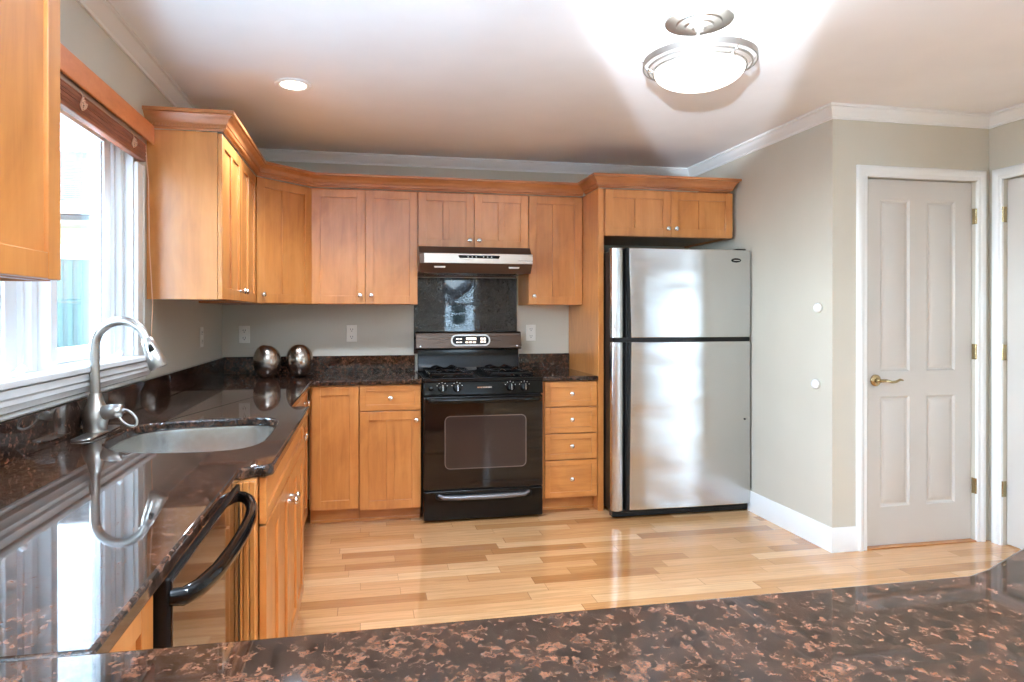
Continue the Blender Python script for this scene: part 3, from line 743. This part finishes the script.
# sloped control panel
cpn = MB().prism([(RF+.018,.879),(RF-.018,.879),(RF-.030,.800),(RF+.018,.796)], RX0, RX1, 'x')
cpo = obj('control_panel', cpn, M['black'], rg, bevel=.003, **RW)
def rknob(x, big=True):
    s_ = 1.0 if big else .5
    mb = MB().lathe([(0,-.002),(.027*s_,-.002),(.027*s_,.004),(.022*s_,.008),(.020*s_,.026),(.0,.028)], (0,0,0), '-y', 24)
    if big: mb.box(-.006, .006, -.040, -.018, -.021, .021)
    k = obj('knob', mb.xf(Matrix.Translation((x, RF-.0245, .842)) @ Matrix.Rotation(-.15, 4, 'X')), M['black'], cpo, world=True, bevel=.001)
    if big:
        k2 = obj('knob_mark', MB().box(-.0018, .0018, -.0415, -.040, -.019, .019).xf(Matrix.Translation((x, RF-.0245, .842)) @ Matrix.Rotation(-.15, 4, 'X')), M['chrome'], cpo, world=True)
        k2['label'] = 'silver pointer line on the knob'
rknob(1.371, False)
for x in (1.442, 1.536, 1.879, 1.971): rknob(x)
def dial(x):
    d = MB()
    for k in range(5):
        a = PI*(.15+.7*k/4)
        d.box(-.0018, .0018, -.0006, .001, -.0018, .0018)
        n_ = 8; 
        for q in range(n_): 
            v = d.v[-8+q] if False else d.v[len(d.v)-8+q]
            d.v[len(d.v)-8+q] = (v[0]+.036*math.cos(a), v[1], v[2]+.036*math.sin(a)*1.0)
    return d.xf(Matrix.Translation((x, RF-.0242, .842)) @ Matrix.Rotation(-.15, 4, 'X'))
for x in (1.442, 1.536, 1.879, 1.971):
    o = obj('dial_marks', dial(x), M['plate'], cpo, world=True); o['label'] = 'pale printed dial marks'
bdg = MB()
xx = 1.665
for i, wd in enumerate((.012,.007,.007,.003,.007,.007,.007,.007,.007,.007)):
    bdg.box(xx, xx+wd, RF-.0262, RF-.0238, .840, .848); xx += wd+.0022
o = obj('maker_badge', bdg, M['chrome'], cpo, world=True); o['label'] = 'small silver lettering on the control panel'
# oven door
od = obj('oven_door', MB().box(RX0+.001, RX1-.001, RF-.028, RF+.018, .206, .790), M['ovenglass'], rg, bevel=.006, seg=3, **RW)
def rrect(x0, x1, z0, z1, r, n=6):
    out = []
    for (cx_, cz_, a0) in ((x1-r, z1-r, 0), (x0+r, z1-r, PI/2), (x0+r, z0+r, PI), (x1-r, z0+r, 1.5*PI)):
        for i in range(n+1): a = a0+PI/2*i/n; out.append((cx_+r*math.cos(a), cz_+r*math.sin(a)))
    return out
yF = RF-.028
def frame_ring(x0, x1, z0, z1, r, t, ya, yb):
    o1 = rrect(x0, x1, z0, z1, r); i1 = rrect(x0+t, x1-t, z0+t, z1-t, max(r-t, .002)); n_ = len(o1); mb = MB(); vs = []; fs = []
    for y in (ya, yb):
        vs += [(x, y, z) for x, z in o1] + [(x, y, z) for x, z in i1]
    for i in range(n_):
        j = (i+1) % n_
        fs += [(i, j, n_+j, n_+i), (2*n_+i, 3*n_+i, 3*n_+j, 2*n_+j), (i, 2*n_+i, 2*n_+j, j), (n_+i, n_+j, 3*n_+j, 3*n_+i)]
    return mb.add(vs, fs)
wf = obj('oven_window', MB().prism(rrect(1.462, 1.978, .338, .662, .03), yF-.0006, yF+.004, 'y'), M['ovenwin'], od, world=True); wf['label'] = 'smoky brown oven window glass'
obj('window_outline', frame_ring(1.457, 1.983, .333, .667, .034, .005, yF-.0012, yF+.004), M['ovenline'], od, world=True)
obj('door_gap', MB().box(RX0+.003, RX1-.003, RF-.012, RF+.017, .199, .2055), M['blackpl'], od, world=True)
hy = RF-.072
hb = MB().tube([(RX0+.028, yF+.004, .766), (RX0+.030, hy+.012, .768), (RX0+.05, hy, .770), (RX0+.2, hy-.006, .770), ((RX0+RX1)/2, hy-.009, .770), (RX1-.2, hy-.006, .770), (RX1-.05, hy, .770), (RX1-.030, hy+.012, .768), (RX1-.028, yF+.004, .766)], [.013,.014,.015,.015,.015,.015,.015,.014,.013], 14, flat=1.2)
obj('handle', hb, M['black'], od, world=True, smooth=60)
dr = obj('warming_drawer', MB().box(RX0+.001, RX1-.001, RF-.026, RF+.018, .016, .198), M['black'], rg, bevel=.006, seg=3, **RW)
dh = MB().prism(rrect(1.400, 2.020, .140, .186, .023), RF-.0275, RF-.022, 'y')
obj('handle_recess', dh, M['blackpl'], dr, world=True)
dg = MB().tube([(1.418, RF-.028, .174), (1.45, RF-.040, .160), (1.55, RF-.044, .157), (1.71, RF-.046, .156), (1.87, RF-.044, .157), (1.97, RF-.040, .160), (2.002, RF-.028, .174)], [.008,.014,.016,.016,.016,.014,.008], 14)
o = obj('drawer_handle', dg, plain('drawer_grip', (128,128,132), .3, .7), dr, world=True, smooth=60); o['label'] = 'grey curved pull of the bottom drawer'
# backguard
bg_ = MB().prism([(-.030,.893),(-.088,.893),(-.070,.935),(-.062,1.052),(-.030,1.052)], RX0+.012, RX1-.012, 'x')
obj('back_riser', bg_, M['black'], rg, bevel=.004, **RW)
cns = MB().prism([(-.024,1.052),(-.098,1.052),(-.104,1.062),(-.082,1.172),(-.070,1.180),(-.024,1.180)], RX0-.004, RX1+.002, 'x')
co = obj('back_console', cns, M['steel_black'], rg, bevel=.004, **RW); co['label'] = 'dark brushed steel console'
Tc = Matrix.Translation((0, -.0945, 1.118)) @ Matrix.Rotation(-.197, 4, 'X')
obj('display_bezel', frame_ring(1.575, 1.862, -.042, .042, .040, .011, -.005, .004).xf(Tc), M['nickel'], co, world=True)
obj('display_panel', MB().prism(rrect(1.584, 1.853, -.034, .034, .03), -.003, .005, 'y').xf(Tc), M['black'], co, world=True)
dsp = MB().box(1.685, 1.760, -.005, -.0025, .002, .020)
for i in range(3):
    for j in range(2): dsp.box(1.680+i*.028, 1.700+i*.028, -.005, -.0025, -.020+j*.0, -.010)
for i in range(2):
    for j in range(2): dsp.box(1.790+i*.022, 1.807+i*.022, -.005, -.0025, -.019+j*.022, -.003+j*.022)
for j in range(2):
    for i in range(2): dsp.box(1.612+i*.024, 1.630+i*.024, -.005, -.0025, -.018+j*.024, -.010+j*.024)
o = obj('display_buttons', dsp.xf(Tc), M['display'], co, world=True); o['label'] = 'glowing clock display and pale buttons'
for x in (1.355, 2.062): 
    obj('console_screw', MB().lathe([(0,-.001),(.007,-.001),(.006,.003),(0,.004)], (0,0,0), '-y', 14).xf(Matrix.Translation((x, -.1015, 1.076)) @ Matrix.Rotation(-.197, 4, 'X')), M['chrome'], co, world=True)

# ------------------------------------------------------------------ range hood
hd_ = thing('range_hood', 'stainless under-cabinet range hood above the gas range', 'range hood', (1.7055, -.24, 1.57))
HX0, HX1 = 1.3160, 2.072
obj('shell', MB().prism([(-.0155,1.578),(-.0155,1.756),(-.440,1.756),(-.475,1.712),(-.497,1.706),(-.500,1.640),(-.455,1.580),(-.445,1.580),(-.440,1.590),(-.03,1.590),(-.03,1.578)], HX0, HX1, 'x'), M['darkbronze'], hd_, world=True, bevel=.0015)
fp = obj('front_panel', MB().box(HX0+.030, HX1+.002, -.5065, -.4985, 1.642, 1.706), M['steel_hood'], hd_, world=True, bevel=.002); fp['label'] = 'brushed stainless front band'
obj('control_strip', MB().prism([(1.570,1.690),(1.578,1.676),(1.840,1.674),(1.850,1.690),(1.840,1.695),(1.580,1.695)], -.5085, -.506, 'y'), M['black'], fp, world=True)
for x in (1.635,1.662,1.689,1.738,1.765,1.792):
    bt = MB().lathe([(0,-.001),(.005,-.001),(.004,.002),(0,.002)], (x, -.5085, 1.6845), '-y', 10)
    obj('button', bt, M['nickel'], fp, world=True)
for x in (1.45, 1.95):
    l_ = obj('hood_lamp', MB().prism([(x-.04,1.628),(x+.04,1.628),(x+.034,1.612),(x-.034,1.612)], -.487, -.475, 'y'), M['plate'], hd_, world=True, bevel=.002); l_['label'] = 'small pale lamp lens'
obj('filter', MB().box(HX0+.05, HX1-.05, -.42, -.06, 1.584, 1.589), M['steel_s'], hd_, world=True)

# ------------------------------------------------------------------ refrigerator
fr = thing('refrigerator', 'stainless steel top-freezer refrigerator with black sides', 'refrigerator', (2.99, -.45, 0))
F0, F1, FY = 2.506, 3.473, -.842
obj('body', MB().box(2.532, 3.450, -.765, -.05, .03, 1.715), M['blackpl'], fr, world=True, bevel=.006)
obj('bottom_grille', MB().box(2.515, 3.463, FY+.022, -.765, .012, .052).box(2.52, 3.46, FY+.016, FY+.022, .018, .024).box(2.52, 3.46, FY+.016, FY+.022, .034, .040), M['blackpl'], fr, world=True, bevel=.003)
for x in (2.58, 3.40): obj('foot', MB().lathe([(0,0),(.02,0),(.02,.012),(.012,.031),(0,.031)], (x, -.72, .0005), 'z', 14), M['blackpl'], fr, world=True)
def fdoor(z0, z1, top):
    # gently bowed front, thick black edge at back
    n_ = 14; poly = []; x0, x1 = 2.622, F1
    for i in range(n_+1):
        t = i/n_; x = x0+(x1-x0)*t; poly.append((x, FY-.004*math.sin(PI*t)-(0 if 0 < i < n_ else -.006)))
    poly += [(x1, -.80), (x0, -.80)]
    root = obj('freezer_door' if top else 'fridge_door', MB().prism(poly, z0, z1), M['steel'], fr, world=True, bevel=.004, seg=3, smooth=25)
    obj('door_liner', MB().box(F0+.004, F1-.002, -.799, -.768, z0+.002, z1-.002), M['blackpl'], root, world=True)
    # integrated handle strip on the left edge, and the dark finger groove between
    hp_ = []
    for i in range(9):
        t = i/8; hp_.append((F0+(.086)*t, FY+.020-.030*math.sin(PI*(.15+.85*t*.95))))
    poly = hp_+[(F0+.088, -.80), (F0, -.80)]
    h = obj('door_handle', MB().prism(poly, z0, z1), M['steel'], root, world=True, bevel=.003, smooth=50); h['label'] = 'rounded steel handle strip along the left edge'
    s0, s1 = (.098, .110) if top else (.110, .098)
    gv = MB(); N_ = 10
    for k in range(N_+1):
        t = k/N_; z = z0+(z1-z0)*t
        c = .120 if top else .122
        bow = .012*math.sin(PI*t)
        a = F0+(.108-.016*t if top else .096+.012*t); b = a+.020
        gv.v += [(a, FY-.001, z), (b, FY-.001, z), (b, -.80, z), (a, -.80, z)]
    for k in range(N_):
        for q in range(4): gv.f.append((k*4+q, k*4+(q+1) % 4, (k+1)*4+(q+1) % 4, (k+1)*4+q))
    gv.f += [(0,1,2,3), (N_*4+3, N_*4+2, N_*4+1, N_*4)]
    gv2 = MB().box(F0+.090, 2.6215, FY+.006, -.80, z0+.001, z1-.001); gv.merge(gv2)
    obj('finger_groove', gv, M['blackpl'], root, world=True)
    return root
ft = fdoor(1.156, 1.728, True); fb = fdoor(.056, 1.128, False)
obj('hinge_cover', MB().box(3.38, 3.45, -.82, -.74, 1.7285, 1.738), M['blackpl'], fr, world=True, bevel=.003)
obj('middle_seal', MB().box(F0+.006, F1-.004, FY+.012, -.768, 1.1285, 1.1555), M['blackpl'], fr, world=True)
o = obj('badge', MB().lathe([(0,0),(.034,0),(.033,.003),(0,.004)], (0,0,0), '-y', 28).xf(Matrix.Translation((3.364, FY-.0035, 1.660)) @ Matrix.Diagonal((1,1,.42,1))), M['black'], ft, world=True); o['label'] = 'small black oval badge'
obj('badge_mark', MB().box(3.342, 3.386, FY-.0085, FY-.007, 1.6575, 1.6615), M['chrome'], o, world=True)
obj('lock_plug', MB().lathe([(0,-.001),(.006,-.001),(.005,.002),(0,.002)], (3.428, FY-.002, .615), '-y', 12), M['blackpl'], fb, world=True)

# ------------------------------------------------------------------ vases
def vase(loc, rz, label):
    t = MB(); prof = []
    R_, Hh = .0855, .215
    prof = [(0,0),(.030,0),(.034,.003)]
    for i in range(1, 22):
        a = -PI/2+PI*(.13+.78*i/21); prof.append((R_*math.cos(a)**.92, Hh*.49+Hh*.52*math.sin(a)))
    top = prof[-1]; prof += [(top[0]-.003, top[1]-.001), (top[0]-.002, top[1]-.02), (.045, .15), (0, .14)]
    mb = MB().lathe(prof, (0,0,0), 'z', 40)
    # tilt the mouth: shear the top down on one side
    mb.v = [(x, y, z-(max(0, z-.16)/.055)*(.012*(1+x/.04)*.5)) for x, y, z in mb.v]
    o = obj('vase', mb.xf(Matrix.Rotation(rz, 4, 'Z')), M['steel_vase'], None, smooth=50)
    o.location = (loc[0], loc[1], CT+.0008)
    tag(o, label, 'vase', 'egg shaped metal vases'); return o
vase((.352, -.388), .3, 'left brushed metal egg-shaped vase, nearer the room corner')
vase((.549, -.352), 1.5, 'right brushed metal egg-shaped vase, nearer the range')

# ------------------------------------------------------------------ outlets and wall bumpers
def outlet(loc, rz, label):
    r = thing('wall_outlet', label, 'outlet', loc, rz, 'white electrical outlets')
    obj('cover_plate', MB().box(-.037, .037, -.0065, -.0008, -.060, .060), M['plate'], r, bevel=.003)
    for z in (-.026, .026):
        s_ = obj('receptacle', MB().prism(rrect(-.018, .018, z-.017, z+.017, .012), -.0085, -.0062, 'y'), M['plate'], r)
        obj('slots', MB().box(-.009, -.006, -.0092, -.0084, z-.002, z+.009).box(.006, .009, -.0092, -.0084, z-.002, z+.009).box(-.003, .003, -.0092, -.0084, z-.012, z-.007), M['slot'], s_)
    return r
o1 = outlet((.147, 0, 1.166), 0, 'white outlet left of the vases near the room corner')
dup(o1, (.874, 0, 1.170), 0, 'white outlet on the back wall under the two door cabinet')
dup(o1, (2.191, 0, 1.168), 0, 'white outlet on the back wall right of the range')
dup(o1, (0, -.58, 1.168), PI/2, 'white outlet on the window wall seen edge on')
for z, y, lb in ((1.342, -1.487, 'upper white round bumper on the wall beside the closet door'), (.911, -1.468, 'lower white round bumper on the wall beside the closet door')):
    tag(obj('wall_bumper', MB().lathe([(0,0.0008),(.020,.0008),(.024,.004),(.028,.012),(.027,.022),(.018,.031),(0,.034)], (XR, y, z), '-x', 24), M['trim'], smooth=60), lb, 'wall bumper', 'white wall bumpers')

# ------------------------------------------------------------------ ceiling light and downlights
LX, LY = 2.246, -2.398
cl = thing('ceiling_light', 'semi-flush ceiling light with white glass bowl and nickel rings', 'ceiling light', (LX, LY, H))
cl.location.z = 2.16
obj('canopy', MB().lathe([(0,-.001),(.128,-.001),(.128,-.007),(.112,-.012),(.088,-.013),(.084,-.019),(.056,-.021),(.052,-.028),(.028,-.032),(.016,-.045),(.0,-.046)], (LX, LY, H), 'z', 48), M['nickel'], cl, world=True)
obj('stem', MB().tube([(LX-.004, LY, H-.04), (LX-.004, LY, 2.262)], .007, 12), M['nickel'], cl, world=True)
def band(r_, z0, z1, t=.004):
    return MB().lathe([(r_-t, z0), (r_, z0), (r_+.001, (z0+z1)/2), (r_, z1), (r_-t, z1)], (LX, LY, 0), 'z', 64)
def ringmesh(r_, z0, z1, t):
    mb = MB(); N_ = 72; vs = []; fs = []
    for i in range(N_):
        a = 2*PI*i/N_; c, s_ = math.cos(a), math.sin(a)
        for rr_, z in ((r_-t, z0), (r_, z0), (r_, z1), (r_-t, z1)): vs.append((LX+rr_*c, LY+rr_*s_, z))
    for i in range(N_):
        j = (i+1) % N_
        for q in range(4): fs.append((i*4+q, j*4+q, j*4+(q+1) % 4, i*4+(q+1) % 4))
    return mb.add(vs, fs)
for r_, z0, z1 in ((.214, 2.272, 2.294), (.196, 2.262, 2.269), (.176, 2.250, 2.258)):
    obj('ring', ringmesh(r_, z0, z1, .005), M['nickel'], cl, world=True)
st = MB()
for k in range(3):
    a = -1.35+k*2*PI/3; c, s_ = math.cos(a), math.sin(a)
    st.tube([(LX+.170*c, LY+.170*s_, 2.254), (LX+.194*c, LY+.194*s_, 2.266), (LX+.211*c, LY+.211*s_, 2.284)], .003, 8)
    st.tube([(LX, LY, 2.275), (LX+.170*c, LY+.170*s_, 2.262)], .0035, 8)
    for rr_, z in ((.174, 2.254), (.194, 2.266), (.213, 2.300)): st.lathe([(0,-.007),(.005,-.005),(.007,0),(.005,.005),(0,.007)], (LX+(rr_+.003)*c, LY+(rr_+.003)*s_, z), 'z', 10)
obj('strut', st, M['nickel'], cl, world=True)
bw = []
for i in range(13):
    a = PI/2*i/12; bw.append((.170*math.sin(a), 2.254-.070*math.cos(a)))
mb = MB(); prof = bw+[(.168, 2.256)]+[(.165*math.sin(PI/2*(11-i)/12), 2.2575-.065*math.cos(PI/2*(11-i)/12)) for i in range(12)]
mb.lathe([(r_ if r_ > 1e-5 else 0, z) for r_, z in prof], (LX, LY, 0), 'z', 56)
o = obj('glass_bowl', mb, M['bowl'], cl, world=True, smooth=60); o['label'] = 'lit white frosted glass bowl'
light('ceiling_bulb', 'POINT', (LX, LY, 2.31), 3.5, (.82, .93, 1.04), shadow_soft_size=.05)

def downlight(x, y, label, power):
    r = thing('recessed_light', label, 'ceiling light', (x, y, H-.02), 0, 'recessed ceiling lights')
    obj('trim_ring', MB().lathe([(.062,.0195),(.066,.012),(.084,.010),(.090,.014),(.091,.0195)], (0,0,0), 'z', 40), M['trim'], r, smooth=60)
    obj('lens', MB().lathe([(0,.0185),(.063,.0185),(.060,.012),(.03,.009),(0,.008)], (0,0,0), 'z', 32), M['lens'], r, smooth=60)
    light('recessed_lamp', 'SPOT', (x, y, H-.03), power, (.76, .93, 1.12), spot_size=2.4, spot_blend=.6, shadow_soft_size=.06)
    return r
downlight(.620, -1.382, 'round recessed ceiling light over the sink run', 50)
downlight(1.75, -3.45, 'added round recessed ceiling light above the near end of the window counter, out of frame', 70)  # unseen lamp added to brighten the sill, counters and base cabinets
downlight(1.2, -5.6, 'added round recessed ceiling light near the left wall of the rear room', 20)  # this and the next two: unseen rear room lamps added for fill
downlight(3.2, -5.6, 'added round recessed ceiling light in the middle of the rear room', 20)
downlight(5.4, -5.2, 'added round recessed ceiling light near the sliding patio door', 20)

# ------------------------------------------------------------------ valance and blind
tag(obj('window_valance', MB().box(.0245, .036, -3.183, -1.570, 2.068, 2.152), M['maple_dark'], bevel=.003), 'orange stained wooden valance board above the window', 'valance')
bl = thing('window_blind', 'raised brown wooden blind bunched at the window top', 'blind', (.028, -2.42, 1.97))
yb0, yb1 = -3.10, -1.665
obj('head_rail', MB().box(.002, .023, yb0, yb1, 2.050, 2.085), M['nickel'], bl, world=True, bevel=.002)
z = 2.046
for i in range(14):
    rx = random.uniform(-.0015, .0015)
    sl = MB().box(.002+abs(rx), .030+rx, yb0+random.uniform(0, .006), yb1+random.uniform(-.006, 0), z-.0036, z)
    sl.v = [(x, y, zz+.0015*math.sin(y*5+i)) for x, y, zz in sl.v]
    obj('slat', sl, M['blind'], bl, world=True); z -= .0047
obj('bottom_rail', MB().box(.002, .030, yb0, yb1, z-.012, z), M['blind'], bl, world=True, bevel=.003)
for yy in (-1.83, -2.32, -2.85):
    cdm = MB()
    for k in range(5):
        pts = []
        ph = random.uniform(0, 6)
        for j in range(14):
            t = j/13*2*PI
            pts.append((.036+.004*math.sin(t*2+ph), yy+.022*math.cos(t+ph)*(1-.1*k), z+.022+.016*math.sin(t*1+k)+.004*k))
        cdm.tube(pts, .0014, 5, closed=True)
    cdm.tube([(.020, yy, 2.06), (.0345, yy-.002, 2.04), (.0355, yy-.004, z+.03)], .0014, 5)
    o = obj('cord_knot', cdm, M['cord'], bl, world=True); o['label'] = 'pale looped lift cord'
lc = MB().tube([(.024, -1.655, 2.045), (.031, -1.640, 1.90), (.030, -1.622, 1.6), (.038, -1.606, 1.35), (.030, -1.600, 1.18), (.032, -1.600, 1.131)], .0022, 6)
o = obj('pull_cord', lc, M['cord'], bl, world=True); o['label'] = 'thin pale pull cord hanging to the sill'

# ------------------------------------------------------------------ outside the kitchen window
struct('ground', MB().box(-40, 40, -40, 40, -.62, -.50), paint('pale_ground', (226,228,228), .9))
nh = thing('neighbour_house', 'white sided neighbouring house with grey shingle roof, seen through the window', 'house', (-4.5, 6, -.5))
HY = 4.0
sd = MB(); z = -.5
while z < 2.62:
    sd.prism([(HY+.0, z), (HY-.018, z), (HY-.004, z+.112), (HY+.0, z+.112)], -9.5, -1.3, 'x'); z += .112
sd.box(-9.5, -1.3, HY, 9.0, -.5, 2.6)
obj('wall', sd, M['siding'], nh, world=True)
rf = MB().prism([(HY-.45, 2.52), (HY-.45, 2.60), (8.0, 4.22), (12.4, 2.60), (12.4, 2.52)], -9.9, -.9, 'x')
for k in range(34):
    t = k/34; y = HY-.45+(4.45)*t; zz = 2.60+1.62*t; rf.prism([(y, zz), (y, zz+.014), (y+.13, zz+.05)], -9.9, -.9, 'x')
obj('roof', rf, M['shingle'], nh, world=True)
obj('gutter', MB().box(-9.9, -.9, HY-.56, HY-.45, 2.47, 2.60), M['siding'], nh, world=True, bevel=.01)
obj('soffit', MB().box(-9.9, -.9, HY-.45, HY-.02, 2.36, 2.40).box(-9.5,-1.3,HY-.04,HY-.019,2.16,2.36), M['soffit'], nh, world=True)
for (a, b) in ((-3.15, -1.75), (-6.2, -4.8)):
    wf = obj('window_frame', MB().box(a-.1, b+.1, HY-.06, HY-.02, 1.98, 2.12).box(a-.1, a, HY-.06, HY-.02, .75, 1.98).box(b, b+.1, HY-.06, HY-.02, .75, 1.98).box(a-.1, b+.1, HY-.06, HY-.02, .66, .75), M['vinyl'], nh, world=True, bevel=.005)
    obj('pane', MB().box(a, b, HY-.035, HY-.028, .75, 1.98), M['nbwin'], wf, world=True)
    cu = MB(); x = a+.02
    while x < b-.08: cu.box(x, x+.055, HY-.042, HY-.038, .78, 1.96); x += .11
    obj('curtain', cu, M['curtain'], wf, world=True)
hg = MB()
for i in range(70):
    x = random.uniform(-4.2, -1.4); zz = random.uniform(-.3, .68); y = 3.2+random.uniform(-.25, .25); r_ = random.uniform(.10, .2)
    hg.lathe([(0,-r_),(r_*.7,-r_*.7),(r_,0),(r_*.75,r_*.65),(0,r_)], (x, y, zz), 'z', 7)
o = tag(obj('hedge', hg, M['grass'], smooth=10), 'low green hedge in front of the neighbouring house', 'hedge'); 

# ------------------------------------------------------------------ unseen strobes on added light stands, behind the camera position
def strobe_stand(F, label, rz, tilt, h0):
    sb = thing('unseen_strobe', label, 'studio light', (F[0], F[1], 0))
    obj('pole', MB().tube([(0,0,h0*.25),(0,0,h0-.02)], .011, 12), M['blackpl'], sb)
    for k in range(3):
        a = -PI/2+k*2*PI/3; obj('leg', MB().tube([(0.012*math.cos(a),0.012*math.sin(a),h0*.45),(.34*math.cos(a),.34*math.sin(a),.012)], .008, 10), M['blackpl'], sb)
    hm = Matrix.Translation((0,0,h0)) @ Matrix.Rotation(math.radians(rz), 4, 'Z') @ Matrix.Rotation(math.radians(tilt), 4, 'X')
    obj('head', MB().box(-.05,.05,-.045,.045,0,.09).box(-.012,.012,-.012,.012,-.03,0).xf(hm), M['blackpl'], sb, bevel=.008)
strobe_stand(FL, 'unseen black strobe on an added tall light stand just behind the camera position, out of frame', -30, -12, FL[2]-.14)
strobe_stand(FL2, 'black strobe added for fill light, on a low stand in the rear room, out of frame', 0, 0, FL2[2]-.24)

# white house across the street, behind the camera: seen only as a reflection in the polished panel and steel
SH = Matrix.Translation((3.4, -7.55, .4)) @ Matrix.Diagonal((.45, .42, .45, 1)) @ Matrix.Translation((-4, 7.55, -1.3))
rh = thing('neighbour_house', 'white gabled house across the street behind the camera, seen only in reflections', 'house', (3.4, -14, -.5))
gb = MB().prism([(-3,-.7),(13,-.7),(13,4.2),(8.6,7.6),(4.2,4.2),(1.5,6.2),(-3,4.2)], -26.0, -22.0, 'y')
gb.xf(SH)
obj('wall', gb, M['siding'], rh, world=True)
obj('roof', MB().prism([(3.6,4.0),(8.6,7.8),(13.4,4.0),(13.4,4.3),(8.6,8.2),(3.6,4.3)], -26.2, -21.6, 'y').prism([(-3.4,4.0),(1.5,6.4),(4.2,4.5),(4.2,4.8),(1.5,6.8),(-3.4,4.3)], -26.2, -21.6, 'y').xf(SH), M['shingle'], rh, world=True)
for x in (-1.6, 1.2, 4.4, 6.6, 9.2, 11.2):
    for z in (.4, 2.7):
        f_ = obj('window_frame', MB().box(x-.55, x+.55, -21.99, -21.94, z-.1, z+1.5).xf(SH), M['vinyl'], rh, world=True)
        obj('pane', MB().box(x-.45, x+.45, -21.935, -21.93, z, z+.68).box(x-.45, x+.45, -21.935, -21.93, z+.74, z+1.4).xf(SH), M['nbwin'], f_, world=True)
